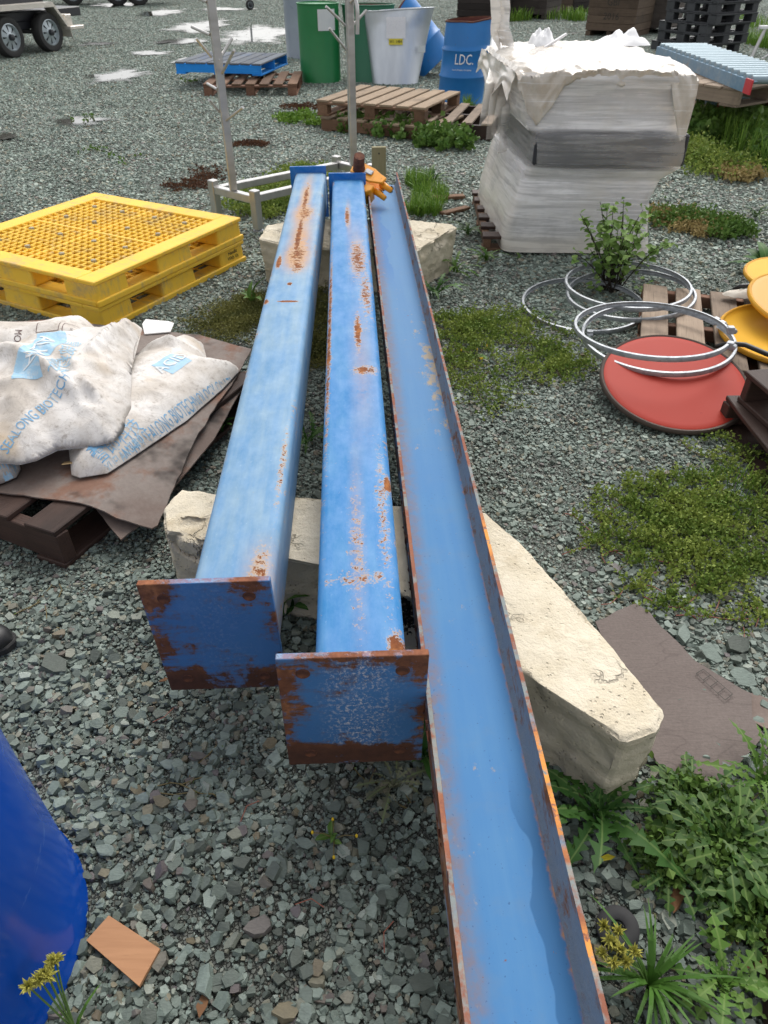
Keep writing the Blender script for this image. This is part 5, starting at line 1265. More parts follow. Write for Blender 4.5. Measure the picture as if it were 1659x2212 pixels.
# rubber washer, dark beam, loose bits
g = M('black_rubber'); MAT_BRUB = g.set(base=(.018, .018, .02), rough=.7)
wp = at(1334, 2006, .02); o = obj('rubber_disc', MB().lathe([(.014, 0), (.014, .010), (.018, .012), (.036, .011), (.041, .008), (.042, 0), (.014, 0)], 40), MAT_BRUB, loc=wp, rot=(R(6), R(-8), 0), smooth=R(40)); tag(o, 'black rubber disc with a hole, half under the yellow green sedge', 'rubber disc')
b0 = at(1668, 1890, .03); b1 = at(1672, 2230, .05)
tag(bar(b0 + Vector((.02, 0, 0)), b1 + Vector((.03, 0, 0)), .07, None, W_DARK, 'timber_beam', .07), 'dark wet timber beam at the lower right corner', 'beam')

# ------------------------------------------------------------------ wooden bins at the back
W_BIN = wood('bin_boards', (.075, .052, .038), (.155, .112, .08), st=.35); W_BIN2 = wood('bin_boards_grey', (.055, .046, .042), (.12, .10, .088), st=.4); W_BIN3 = wood('bin_boards_black', (.018, .015, .015), (.045, .036, .033))
def bin_(label, x, y, rz, mat, W=1.12, D=1.12, H=.74, nb=5, text=None):
    root = empty('wooden_bin', (x, y, 0), rz, label, 'bin', 'wooden bins along the back'); bh = (H - .11) / nb
    for i in range(nb):
        z = .11 + bh * (i + .5)
        plank('board', root, W, bh - .007, .022, (0, -D / 2, z), (R(90), 0, 0), mat); plank('board', root, W, bh - .007, .022, (0, D / 2, z), (R(90), 0, 0), mat)
        plank('board', root, D - .03, bh - .007, .022, (-W / 2 + .012, 0, z), (R(90), 0, R(90)), mat); plank('board', root, D - .03, bh - .007, .022, (W / 2 - .012, 0, z), (R(90), 0, R(90)), mat)
    for sx in (-1, 0, 1): plank('foot', root, D, .1, .10, (sx * (W / 2 - .06), 0, .052), (0, 0, R(90)), mat)
    obj('bottom', MB().box((0, 0, .122), (W - .06, D - .06, .02)), mat, root)
    for sx in (-1, 1):
        for sy in (-1, 1): obj('corner_post', MB().box((sx * (W / 2 - .05), sy * (D / 2 - .04), .11 + (H - .11) / 2), (.05, .05, H - .12)), mat, root)
    for k, (body, z) in enumerate(text or ()):
        me = text_mesh(body, .17, .001); me.materials.append(MAT_PRINT); obj('printing', me, parent=root, loc=(.0, -D / 2 - .0125, z), rot=(R(90), 0, 0))
    return root
ga, gb2 = at(1263, 78), at(1366, 84); gd = (gb2 - ga); gz = math.atan2(gd.y, gd.x); gc = (ga + gb2) / 2 + Vector((-gd.y, gd.x, 0)).normalized() * .56
bin_('brown wooden bin stencilled with letters and a year, behind the wrapped load', gc.x, gc.y, gz, W_BIN, gd.length, 1.15, .9, 6, (('GBI', .60), ('2016', .36)))
for (pa_, pb_, m_, lab, dz) in (((1085, 40), (1176, 44), W_BIN2, 'grey wooden bin with something white on top, left of the others', 0), ((1180, 36), (1236, 33), W_BIN, 'brown wooden bin just right of the grey one', 0), ((1238, 30), (1275, 27), W_BIN3, 'black wooden bin in the row, right behind the stencilled bin', 0), ((985, 47), (1082, 50), W_BIN3, 'blackened wooden bin behind the battered blue drum', 0)):
    a_, b_ = at(*pa_), at(*pb_); d_ = b_ - a_; c_ = (a_ + b_) / 2 + Vector((-d_.y, d_.x, 0)).normalized() * .62
    bin_(lab, c_.x, c_.y, math.atan2(d_.y, d_.x), m_, max(.7, d_.length), 1.15, .8)
    if m_ is W_BIN2:
        o = obj('white_sheet', MB().box((0, 0, 0), (1.1, 1.2, .06)), MAT_WPL, loc=(c_.x + .1, c_.y, .86), rot=(0, R(2), math.atan2(d_.y, d_.x)), bevel=.01); tag(o, 'flat white sheet lying on the grey bin', 'sheet')
g2c = at(1425, 80); bin_('second brown wooden bin, right of the stencilled bin and behind the black pallets', g2c.x + .1, g2c.y + 1.3, gz, W_BIN2, 1.15, 1.15, .9, 6)
# ------------------------------------------------------------------ black plastic pallets
g = M('black_pallet_plastic'); n = g.noise(g.offs(), 6, 5, .65); MAT_BPAL = g.set(base=g.mix(n, (.022, .024, .028), (.065, .068, .075)), rough=.5, spec=.4)
nc = at(1517, 121); la, ra = at(1391, 108), at(1622, 112)
bxv = (ra - nc).normalized(); bz = math.atan2(bxv.y, bxv.x)
def black_pallet():
    root = empty('black_pallet', (0, 0, 0), 0, 'x', 'pallet', 'black plastic pallets in a stack'); S = 1.1; H = .15; d = MB()
    for i in range(7): d.box((0, -S / 2 + .06 + (S - .12) * i / 6, H - .0125), (S, .13, .025))
    d.box((-S / 2 + .05, 0, H - .014), (.1, S - .01, .022)).box((S / 2 - .05, 0, H - .014), (.1, S - .01, .022)); obj('deck', d, MAT_BPAL, root, bevel=.004)
    for i in (-1, 0, 1):
        for j in (-1, 0, 1): obj('block', MB().box((i * (S / 2 - .075), j * (S / 2 - .09), H / 2 - .003), (.15, .18, H - .03)), MAT_BPAL, root, bevel=.01)
    for i in (-1, 0, 1): obj('runner', MB().box((0, i * (S / 2 - .06), .011), (S, .12, .02)).box((i * (S / 2 - .065), 0, .0115), (.13, S - .26, .021)), MAT_BPAL, root, bevel=.003)
    return root
bl_labels = ['bottom black plastic pallet of the stack, poking out to the left', 'second black plastic pallet from the ground, greyed along its side', 'third black plastic pallet from the ground in the stack', 'fourth black plastic pallet, three layers below the top', 'fifth black plastic pallet, just under the topmost', 'topmost black plastic pallet with torn plastic on its deck']
b0_ = black_pallet(); perp = Vector((-bxv.y, bxv.x, 0)); cb = nc + bxv * .55 + perp * .55
for k in range(6):
    o = b0_ if k == 0 else copy_tree(b0_)
    o.location = (cb.x + (-.1, -.02, -.03, .05, .04, .06)[k], cb.y + (.03, .0, .02, -.02, .02, 0)[k], .151 * k); o.rotation_euler.z = bz + R((1, -1, .5, 2, 1, 0)[k]); o['label'] = bl_labels[k]
crumple('torn black and white plastic on top of the black pallet stack', (cb.x, cb.y - .2, .91), .45, .35, .05, 21, MAT_BPAL)
# ------------------------------------------------------------------ timber stack with roller tracks
place_pallet('bottom pallet of the timber stack at the right, in the weeds', (1565, 262), (1680, 222), (1465, 205), .16, .16, 2.2, 1.9, ntop=8, mat=W_BROWN, smat=W_DARK, bw=.15)
place_pallet('wide grey boarded pallet carrying the top roller track', (1600, 193), (1740, 172), (1418, 112), .52, .15, 2.2, 2.4, ntop=12, mat=W_GREY, smat=W_GREY, bw=.18)
for k, (px_, py_, zz, l_) in enumerate(((1570, 225, .26, 1.5), (1600, 212, .26, 1.4))):
    p_ = at(px_, py_, zz); tag(bar(p_ + Vector((0, .3, 0)), p_ + Vector((l_, .6, 0)), .2, None, W_DARK, 'timber_bearer', .2), ('front dark timber bearer in the stack under the roller track', 'rear dark timber bearer in the stack under the roller track')[k], 'timber')
g = M('roller_zinc'); MAT_ROLL = g.set(base=(.27, .35, .40), rough=.5, metal=.4)
MAT_RAILP = steel_paint('track_rail_paint', (.14, .25, .36), (.22, .30, .36), .5, spots=.16); g = M('red_paint'); MAT_REDP = g.set(base=(.55, .03, .04), rough=.5)
def roller_track(label, a, b, width, side, nr):
    d = b - a; L = d.length; root = empty('roller_track', a, label=label, cat='roller track', group='roller tracks on the timber stack', rot=d.to_track_quat('X', 'Z').to_euler())
    for s in (0, 1):
        y = side * width * s
        obj('rail', MB().box((L / 2, y, -.05), (L, .006, .10)).box((L / 2, y + side * (-.02 if s == 0 else .02) * -1, -.003), (L, .036, .006)), MAT_RAILP if s == 0 else MAT_RUST, root)
    for i in range(nr):
        x = L * (i + .5) / nr; obj('roller', MB().tube([(x, side * .012, .004), (x, side * (width - .012), .004)], min(.034, L / nr * .46), 14), MAT_ROLL, root, smooth=R(40))
    obj('end_cap', MB().box((L - .06, -side * .006, -.045), (.14, .014, .11)), MAT_REDP, root); return root
ra_, rb_ = at(1420, 100, .62), at(1627, 176, .63)
rw = 0.55
roller_track('top roller track with pale rollers and a red end, tilted on the timber stack', ra_, rb_, rw, 1, 19)
roller_track('middle roller track wedged below the grey boarded pallet', at(1490, 178, .36) , at(1570, 212, .34), .5, 1, 9)
roller_track('lowest roller track lying in the weeds under the stack', at(1480, 208, .17), at(1566, 240, .13), .5, 1, 9)
pz = at(1622, 128, 0); gp = empty('steel_prop', pz, 0, 'short grey steel prop with a white top, standing far right', 'prop')
obj('post', MB().tube([(0, 0, 0), (.12, .05, .42)], .03, 8), MAT_INOX, gp); obj('brace', MB().tube([(.2, .05, .0), (.45, .0, .18)], .014, 8), MAT_WPL, gp); obj('cap', MB().box((.15, .05, .45), (.26, .1, .05)), MAT_WPL, gp, bevel=.01)
# ------------------------------------------------------------------ trailer at the top left
g = M('tyre_rubber'); MAT_TYRE = g.set(base=g.mix(g.noise(g.co(), 9, 4), (.014, .014, .015), (.035, .034, .033)), rough=.75)
g = M('rim_silver'); MAT_RIM = g.set(base=(.42, .47, .50), rough=.35, metal=.45)
g = M('chequer_plate'); v = g.co(); ck = g.vor(g.map(v, (30, 30, 30)), 1); g.bump(ck, .6, .006); MAT_CHK = g.set(base=(.62, .58, .52), rough=.4, metal=.4)
g = M('dark_body'); MAT_BODY = g.set(base=(.025, .026, .032), rough=.4)
def wheel(parent, loc, r=.30, w=.19):
    """axis along local X, outer face towards +X"""
    t = obj('wheel', MB().lathe([(r * .66, -w / 2 + .01), (r * .72, -w / 2), (r * .93, -w / 2 + .005), (r, -w / 2 + .03), (r, w / 2 - .03), (r * .93, w / 2 - .005), (r * .72, w / 2), (r * .66, w / 2 - .01)], 40, fn=lambda p: Vector((p.z, p.x, p.y))), MAT_TYRE, parent, loc=loc, smooth=R(40))
    tr = lambda p: Vector((p.z, p.x, p.y))
    obj('rim', MB().lathe([(r * .67, w / 2 - .012), (r * .62, w / 2 - .005), (r * .6, w / 2 - .03), (r * .56, w / 2 - .05)], 40, fn=tr).lathe([(r * .26, w / 2 - .03), (r * .20, w / 2 - .018), (0, w / 2 - .018)], 30, fn=tr), MAT_RIM, t, smooth=R(40))
    obj('backing', MB().lathe([(r * .58, w / 2 - .075), (0, w / 2 - .075)], 30, fn=tr), MAT_BODY, t)
    for k in range(8):
        a = 2 * math.pi * (k + .5) / 8; sp = MB(); wd0, wd1 = .26, .36
        vs = []
        for rr, ww, xx in ((r * .25, wd0 * 1.3, w / 2 - .03), (r * .57, wd1 * .78, w / 2 - .046)):
            vs += [Vector((xx, rr * math.cos(a - ww), rr * math.sin(a - ww))), Vector((xx, rr * math.cos(a + ww), rr * math.sin(a + ww)))]
        sp.add(vs, [(0, 1, 3, 2)]); obj('spoke', sp, MAT_RIM, t)
    obj('hub', MB().lathe([(.05, w / 2 - .03), (.045, w / 2 + .03), (.02, w / 2 + .04), (0, w / 2 + .04)], 16, fn=tr), MAT_BODY, t, smooth=R(40))
    return t
w1, w2 = at(38, 126, 0), at(122, 113, 0); td = (w2 - w1); tz = math.atan2(td.y, td.x)
dirt_ = Vector((td.x, td.y, 0)).normalized(); outw = Vector((dirt_.y, -dirt_.x, 0))
tr_ = empty('trailer', ((w1 + w2) / 2), tz - R(90), 'tandem axle trailer with chequer plate mudguard, at the top left', 'trailer')
# local frame: +Y along the trailer (towards its far end), +X outward to the camera side
sp_ = td.length / 2
for y in (-sp_, sp_): wheel(tr_, (-.10, y, .30))
mg = MB(); pth = [(-1.6, .50), (-1.25, .74), (1.02 * sp_ + .12, .74), (sp_ + .42, .36), (sp_ + .44, .22)]
for (a_, b_) in zip(pth, pth[1:]):
    mg.hexa([(-.22, a_[0], a_[1] - .02), (.06, a_[0], a_[1] - .02), (.06, b_[0], b_[1] - .02), (-.22, b_[0], b_[1] - .02)], [(-.22, a_[0], a_[1]), (.06, a_[0], a_[1]), (.06, b_[0], b_[1]), (-.22, b_[0], b_[1])])
    mg.hexa([(.045, a_[0], a_[1] - .07), (.062, a_[0], a_[1] - .07), (.062, b_[0], b_[1] - .07), (.045, b_[0], b_[1] - .07)], [(.045, a_[0], a_[1] + .003), (.062, a_[0], a_[1] + .003), (.062, b_[0], b_[1] + .003), (.045, b_[0], b_[1] + .003)])
obj('mudguard', mg, MAT_CHK, tr_)
obj('chassis', MB().box((-.95, 0, .55), (1.4, 3.2, .14)).box((-.30, 0, .42), (.08, 2.2, .12)), MAT_BODY, tr_, bevel=.01)
obj('body', MB().box((-.95, -.5, .98), (1.45, 2.4, .6)), MAT_BODY, tr_, bevel=.02)
obj('axle', MB().tube([(-1.5, sp_, .3), (-.15, sp_, .3)], .035, 10).tube([(-1.5, -sp_, .3), (-.15, -sp_, .3)], .035, 10), MAT_BODY, tr_)
obj('rear_step', MB().box((.05, sp_ + .55, .34), (.14, .36, .06)).box((-.1, sp_ + .5, .45), (.2, .16, .18)), MAT_CHK, tr_, bevel=.01)
# far trailer and the jockey wheel beyond the top edge
ft = at(232, 12); fr_ = empty('flatbed_trailer', ft, R(3), 'dark trailer far off at the top edge, only its wheels showing', 'trailer')
for x in (-1.05, .35, 1.0): wheel(fr_, (x, 0, .36), .36, .28).rotation_euler = (0, 0, R(-62))
obj('deck', MB().box((0, .6, .95), (4.2, 2.0, .2)), MAT_BODY, fr_, bevel=.02); obj('axle_beam', MB().box((0, .5, .5), (3.0, .3, .2)), MAT_BODY, fr_)
jp = at(541, 22); jk = empty('jockey_wheel', jp, R(20), 'small black jockey wheel on a stem, standing on wet gravel at the top edge', 'wheel')
wheel(jk, (0, 0, .13), .13, .08).rotation_euler = (0, 0, R(-70)); obj('fork', MB().box((-.03, 0, .26), (.03, .02, .3)).tube([(-.03, 0, .35), (-.05, 0, 1.1)], .03, 10), MAT_GALV, jk)
# ------------------------------------------------------------------ plants
def leaf_mat(name, a, b, rib=(.22, .30, .10), rough=.5, by_attr=False):
    g = M(name); v = g.co(); X = g.sep(v)[0]
    n = g.noise(g.offs(), 30, 4, .6); r = g.attr('shade') if by_attr else g.rand()
    c = g.mix(r, a, b); c = g.hsv(c, .5, 1.0, g.m('MULTIPLY_ADD', n, .7, .65))
    if rib: c = g.mix(g.m('MULTIPLY', g.ss(g.m('ABSOLUTE', X), .0024, .0010), .38), c, rib)
    tr = g.t.nodes.new('ShaderNodeBsdfTranslucent'); g.link(c, tr.inputs[0]); mx = g.t.nodes.new('ShaderNodeMixShader'); mx.inputs[0].default_value = .2
    g.t.links.new(g.b.outputs[0], mx.inputs[1]); g.t.links.new(tr.outputs[0], mx.inputs[2]); g.t.links.new(mx.outputs[0], g.out.inputs[0])
    return g.set(base=c, rough=rough, spec=.2)
L_DARK = leaf_mat('dark_leaf', (.028, .085, .016), (.06, .15, .028)); L_MID = leaf_mat('mid_leaf', (.028, .078, .014), (.065, .125, .026)); L_LIGHT = leaf_mat('light_leaf', (.055, .135, .02), (.105, .19, .035))
L_YEL = leaf_mat('yellow_leaf', (.45, .38, .03), (.55, .45, .05), None); L_SHRUB = leaf_mat('shrub_leaf', (.12, .22, .05), (.24, .36, .10), None)
L_MAT = leaf_mat('creeper_leaf', (.09, .165, .028), (.30, .36, .08), None, .6, True); L_MATD = leaf_mat('dark_creeper_leaf', (.085, .10, .03), (.24, .23, .07), None, .6, True)
L_BROWN = leaf_mat('dead_weed', (.05, .025, .018), (.15, .075, .04), None, .8, True); L_GRASS = leaf_mat('grass_blade', (.07, .17, .02), (.20, .32, .05), None, .5, True); L_STRAW = leaf_mat('straw', (.25, .19, .08), (.42, .33, .15), None, .8, True)
L_WEED = leaf_mat('weed_leaf', (.06, .135, .025), (.14, .225, .05), None, .5, True)
g = M('weed_stem'); MAT_STEM = g.set(base=(.13, .10, .035), rough=.7); g = M('red_stem'); MAT_RSTEM = g.set(base=(.22, .07, .045), rough=.7); g = M('dark_stem'); MAT_DSTEM = g.set(base=(.03, .022, .016), rough=.8)
g = M('petal_yellow'); MAT_PETAL = g.set(base=(.75, .50, .02), rough=.6)
def leaf_mesh(L, W, teeth, depth, mat, seed, arch=(.55, .75), stalk=.22, fold=.25, lobes=False):
    lobe_ = 1.0; r_ = random.Random(seed); rows = teeth * 4 if teeth else 9; vs = []
    for i in range(rows + 1):
        t = i / rows
        if t < stalk: w = .0025 + .003 * t / stalk
        else:
            q = (t - stalk) / (1 - stalk); w = W / 2 * (math.sin(math.pi * q ** (.75 if not lobes else 1.15)) ** .65 if q < 1 else 0) * (.45 + .55 * q if lobes else 1)
            if teeth: w *= (1, .78, 1 - depth * .8, 1 - depth)[i % 4] if not lobes else (.95, 1.0, 1 - depth, 1 - depth * .55)[i % 4]
        if teeth and i % 4 == 0: lobe_ = r_.uniform(.6, 1.25)
        if teeth and t >= stalk: w *= lobe_
        w *= r_.uniform(.9, 1.1)
        z = L * (arch[0] * t - arch[1] * t * t); sw = .06 * L * math.sin(t * 2 + seed)
        back = 0 if not teeth else -.25 * w * depth
        e = .08 * w * math.sin(i * 2.1 + seed)
        vs += [(-w + sw, L * t + back, z + fold * w + e), (sw, L * t, z), (w + sw, L * t + back, z + fold * w - e)]
    fs = []
    for i in range(rows):
        a = i * 3; fs += [(a, a + 1, a + 4, a + 3), (a + 1, a + 2, a + 5, a + 4)]
    return MB().add(vs, fs).mesh('leaf', mat, True)
_lf = {}
def rosette(label, loc, n, L, W, kind='dandelion', mat=None, group='weed rosettes in the gravel', up=(8, 35), yellow=0, name='weed_rosette'):
    key = (kind, round(L, 2), round(W, 3), mat.name)
    if key not in _lf:
        _lf[key] = [leaf_mesh(L, W, {'dandelion': 8, 'lobed': 7, 'plain': 0}[kind], {'dandelion': .72, 'lobed': .84, 'plain': 0}[kind], mat, 5 + i * 3, (.5 + .1 * i, .62 + .12 * i), .16 if kind == 'dandelion' else .25, lobes=kind == 'lobed') for i in range(4)]
    root = empty(name, loc, rnd.random() * 6, label, 'weed', group)
    for i in range(n):
        o = obj('leaf', _lf[key][i % 4], parent=root); s = rnd.uniform(.55, 1.12) if i < n * .75 else rnd.uniform(.3, .55)
        o.scale = (s * rnd.uniform(.85, 1.15), s, s); o.rotation_euler = (R(rnd.uniform(*up)) * (1 if i < n * .75 else 1.7), R(rnd.uniform(-14, 14)), i * 2.399 + rnd.uniform(-.3, .3)); o.location = (rnd.uniform(-.006, .006), rnd.uniform(-.006, .006), .004)
        if n - yellow <= i:
            o.location.z = .002; o.rotation_euler.x = R(4); o.scale = (.5, .6, .6)
            m2 = o.data.copy(); m2.materials.clear(); m2.materials.append(L_YEL); o.data = m2; o['label'] = 'yellowed leaf'
    return root
def leafcloud(name, pos, size, mat, parent=None, nrm_up=.6, aspect=.45, seed=0, loc=None):
    """one mesh of many small pointed leaves at the given positions"""
    g_ = np.random.default_rng(seed); P = np.array(pos, dtype=float); n = len(P); sz = size * g_.uniform(.6, 1.35, n)[:, None]
    d = g_.normal(size=(n, 3)); d[:, 2] = np.abs(d[:, 2]) * .6 + .1; d /= np.linalg.norm(d, axis=1)[:, None]
    u = g_.normal(size=(n, 3)); u[:, 2] *= 1 - nrm_up; s = np.cross(d, u); s /= np.linalg.norm(s, axis=1)[:, None] + 1e-9
    b = np.cross(s, d) * .15
    q = np.stack([P, P + d * sz * .5 + s * sz * aspect + b * sz, P + d * sz, P + d * sz * .5 - s * sz * aspect + b * sz], 1).reshape(-1, 3)
    me = bpy.data.meshes.new(name); me.from_pydata(q.tolist(), [], [(4 * i, 4 * i + 1, 4 * i + 2, 4 * i + 3) for i in range(n)])
    a = me.attributes.new('shade', 'FLOAT', 'POINT'); a.data.foreach_set('value', np.repeat(np.clip(g_.random(n) * .6 + .4 * (.5 + .5 * np.sin(P[:, 0] * 17 + 3 * np.cos(P[:, 1] * 13))), 0, 1), 4).astype(np.float32))
    me.materials.append(mat); o = obj(name, me, parent=parent)
    if loc is not None: o.location = loc
    return o
def creeper(label, blobs, nstem, mat, leaf=.009, h=.03, name='creeping_weed', dens=90, stem_len=.35, seed=1, stem_mat=None, spread=.013):
    """mat of trailing stems with tufts of tiny leaves; blobs are (px, py, rx_px, ry_px)"""
    r_ = random.Random(seed); pos = []; st = MB()
    for (px, py, rx, ry) in blobs:
        c = at(px, py); hx = abs(at(px + rx, py).x - at(px - rx, py).x) / 2; hy = abs(at(px, py - ry).y - at(px, py + ry).y) / 2
        for k in range(nstem):
            a = r_.random() * 6.283; q = min(1.3, abs(r_.gauss(0, .58))); p = Vector((c.x + hx * q * math.cos(a), c.y + hy * q * math.sin(a), .012)); an_ = r_.random() * 6.283; path = [p.copy()]
            L = stem_len * r_.uniform(.4, 1.1); m_ = max(4, int(L / .03))
            for i in range(m_):
                an_ += r_.gauss(0, .35); p = p + Vector((math.cos(an_) * .03, math.sin(an_) * .03, 0)); p.z = .01 + h * .35 * r_.random(); path.append(p.copy())
                e = math.hypot((p.x - c.x) / hx, (p.y - c.y) / hy)
                if e > 1.6: break
                for j in range(int(dens * .03 / .03 * r_.uniform(.2, 1.2) / 6)):
                    pos.append((p.x + r_.gauss(0, spread), p.y + r_.gauss(0, spread), p.z + abs(r_.gauss(0, h * .45))))
            if k % 2 == 0 and len(path) > 2: st.tube(path, .0016, 4, cap=False)
    o = leafcloud(name, pos, leaf, mat, seed=seed); tag(o, label, None, None, 'stuff')
    if st.v: tag(obj('stems', st, stem_mat or MAT_STEM, o), kind='stuff')
    return o
creeper('large sprawling mat of yellow green creeping weed at the right', [(1520, 1130, 150, 90), (1600, 1060, 80, 80), (1440, 1190, 110, 60), (1420, 1090, 90, 40), (1600, 1220, 90, 60)], 27, L_MAT, .0115, .030, dens=130, stem_len=.5, seed=2, spread=.0085)
creeper('thin outer trails of the right hand weed mat by the brown sheet', [(1330, 1180, 70, 60), (1440, 1290, 90, 30), (1600, 1350, 80, 28)], 12, L_MAT, .011, .026, dens=110, seed=3, stem_mat=MAT_RSTEM, spread=.008)
creeper('patch of creeping weed between the channel and the drum rings', [(1130, 755, 90, 50), (1190, 790, 60, 30), (1010, 730, 60, 40), (1060, 700, 90, 20)], 27, L_MAT, .0125, .036, dens=100, stem_len=.4, seed=4, spread=.010)
creeper('smaller patch of creeping weed below that one', [(1030, 850, 80, 40), (980, 800, 40, 30)], 26, L_MAT, .0115, .025, dens=60, seed=5)
creeper('olive mossy weed patch left of the faded column', [(500, 700, 85, 36), (540, 670, 50, 24)], 120, L_MATD, .009, .03, dens=130, stem_len=.2, seed=6)
creeper('dark weed patch in the shade between the two columns', [(690, 680, 40, 60), (680, 760, 30, 40)], 90, L_MATD, .01, .035, dens=110, stem_len=.2, seed=7)
creeper('yellow green grassy moss inside the metal rack frame', [(600, 420, 70, 26), (570, 450, 60, 18), (660, 385, 50, 16)], 110, L_MAT, .018, .05, dens=90, stem_len=.3, seed=8)
creeper('brown dry weed patch left of the metal rack', [(440, 385, 45, 18), (415, 405, 40, 10)], 22, L_BROWN, .016, .014, 'dead_weed', 45, .4, 9, MAT_DSTEM)
creeper('reddish dead weed streak behind the rack', [(650, 233, 60, 5), (540, 315, 25, 5)], 34, L_BROWN, .016, .014, 'dead_weed', 70, .3, 10, MAT_DSTEM)
creeper('brown straw and moss strip right of the wrapped load', [(1450, 480, 40, 14), (1510, 500, 50, 12)], 60, L_STRAW, .018, .05, 'dead_weed', 80, .25, 11)
creeper('dry straw at the right edge', [(1590, 385, 35, 12)], 50, L_STRAW, .03, .06, 'dead_weed', 60, .25, 12)
creeper('green weed patch right of the wrapped load in the gravel', [(1470, 485, 60, 16), (1560, 505, 45, 14)], 60, L_WEED, .025, .07, dens=70, stem_len=.2, seed=13)
creeper('low green weeds along the left side of the tan pallets', [(640, 260, 45, 10), (700, 265, 30, 8)], 26, L_GRASS, .03, .04, dens=45, stem_len=.4, seed=14)
creeper('brownish green weeds in the grass at the right', [(1540, 365, 60, 30), (1500, 345, 30, 14)], 80, L_MAT, .022, .12, dens=80, stem_len=.3, seed=15)
creeper('leafy weeds growing along the front of the tan pallets', [(870, 292, 60, 10), (950, 312, 60, 14), (800, 285, 60, 7)], 80, L_WEED, .055, .10, dens=60, stem_len=.25, seed=16)
creeper('tiny weeds sprouting between stones around the near plates', [(90, 1320, 50, 30), (400, 1700, 120, 60), (800, 1700, 80, 40)], 7, L_WEED, .007, .01, 'seedlings', 10, .1, 17)
creeper('tiny weeds sprouting in the open gravel far left', [(180, 260, 50, 6), (200, 330, 60, 6), (270, 350, 80, 16), (420, 180, 40, 4)], 6, L_WEED, .03, .03, 'seedlings', 14, .12, 18)
def grass(label, blobs, n, h, mat, seed, name='grass', w=.0035):
    r_ = random.Random(seed); V = []; Fc = []; sh = []
    for (px, py, rx, ry) in blobs:
        c = at(px, py); hx = abs(at(px + rx, py).x - at(px - rx, py).x) / 2; hy = abs(at(px, py - ry).y - at(px, py + ry).y) / 2
        for k in range(n):
            a = r_.random() * 6.283; q = math.sqrt(r_.random()); bx_, by_ = c.x + hx * q * math.cos(a), c.y + hy * q * math.sin(a)
            hh = h * r_.uniform(.4, 1.1); lean = r_.gauss(0, .5); an_ = r_.random() * 6.283; dx, dy = math.cos(an_), math.sin(an_); nx, ny = -dy, dx; o_ = len(V); s = r_.random()
            for i, t in enumerate((0, .5, .85, 1)):
                ww = w * (1, .9, .5, .05)[i]; ox = hh * lean * t * t; zz = hh * (t - .25 * abs(lean) * t * t)
                V += [(bx_ + dx * ox - nx * ww, by_ + dy * ox - ny * ww, zz), (bx_ + dx * ox + nx * ww, by_ + dy * ox + ny * ww, zz)]; sh += [s, s]
            Fc += [(o_ + 2 * i, o_ + 2 * i + 1, o_ + 2 * i + 3, o_ + 2 * i + 2) for i in range(3)]
    me = bpy.data.meshes.new(name); me.from_pydata(V, [], Fc); a = me.attributes.new('shade', 'FLOAT', 'POINT'); a.data.foreach_set('value', np.array(sh, dtype=np.float32)); me.materials.append(mat)
    return tag(obj(name, me), label, None, None, 'stuff')
grass('tall grass and weeds in front of the timber stack at the right', [(1580, 300, 90, 30), (1520, 290, 50, 20), (1640, 340, 60, 50), (1600, 270, 70, 12)], 900, .32, L_GRASS, 20)
grass('sparse grass along the front of the wooden bins', [(1205, 42, 60, 3), (1245, 45, 20, 3), (1120, 45, 30, 2), (1285, 42, 10, 3)], 130, .32, L_GRASS, 21, w=.012)
grass('grass right of the black pallet stack', [(1640, 60, 40, 25), (1650, 100, 30, 15)], 500, .3, L_GRASS, 22, w=.008)
grass('short grass beside the far end of the channel', [(905, 400, 30, 12), (930, 430, 40, 20), (915, 460, 40, 10)], 420, .13, L_GRASS, 23)
grass('little grass tufts by the blue drum', [(1012, 243, 12, 5), (985, 250, 10, 4)], 90, .2, L_GRASS, 24, w=.006)
grass('thin grass blades growing through the weed mat', [(1570, 1080, 90, 70)], 80, .10, L_GRASS, 25, w=.002)
creeper('broad weed leaves among the grass at the right', [(1560, 290, 80, 20), (1620, 320, 50, 30), (1500, 300, 30, 12)], 60, L_WEED, .07, .16, dens=40, stem_len=.3, seed=26)
creeper('tangle of small leaves and stems under the weeds at the lower right', [(1560, 1830, 100, 90), (1480, 1760, 60, 40), (1610, 1950, 60, 70), (1450, 1860, 60, 40)], 34, L_WEED, .017, .05, dens=70, stem_len=.16, seed=31)
# single weeds
rosette('big dandelion weed with long toothed leaves at the corner of the slanting block', at(1287, 1764, .012), 30, .21, .046, 'dandelion', L_DARK, up=(5, 38))
rosette('dense bright weed rosette with lobed leaves at the lower right', at(1558, 1842, .012), 170, .155, .042, 'lobed', L_MID, up=(3, 34), yellow=6)
rosette('light green toothed weed at the right edge below the brown sheet', at(1640, 1690, .012), 26, .15, .03, 'dandelion', L_LIGHT, up=(5, 40))
rosette('lobed weed filling the gap under the brown sheet corner', at(1490, 1745, .012), 80, .12, .034, 'lobed', L_MID, up=(5, 35), yellow=3)
rosette('lobed weed at the bottom right corner by the dark beam', at(1560, 2130, .012), 26, .12, .05, 'lobed', L_LIGHT, up=(8, 40))
rosette('lobed weed between the beam and the dense rosette', at(1630, 1960, .012), 70, .13, .036, 'lobed', L_MID, up=(5, 35), yellow=2)
rosette('small lobed weed in front of the dense rosette with yellow leaves', at(1440, 1880, .012), 40, .10, .03, 'lobed', L_MID, up=(5, 30), yellow=3)
rosette('dark toothed weed between the columns', at(668, 955, .012), 12, .17, .034, 'dandelion', L_DARK, up=(8, 40))
rosette('dark weed beside the overhanging brown sheet', at(478, 935, .012), 9, .13, .035, 'plain', L_DARK, up=(15, 50))
rosette('weed sprouting against the near block between the plates', at(615, 1330, .012), 5, .15, .035, 'plain', L_DARK, up=(30, 70))
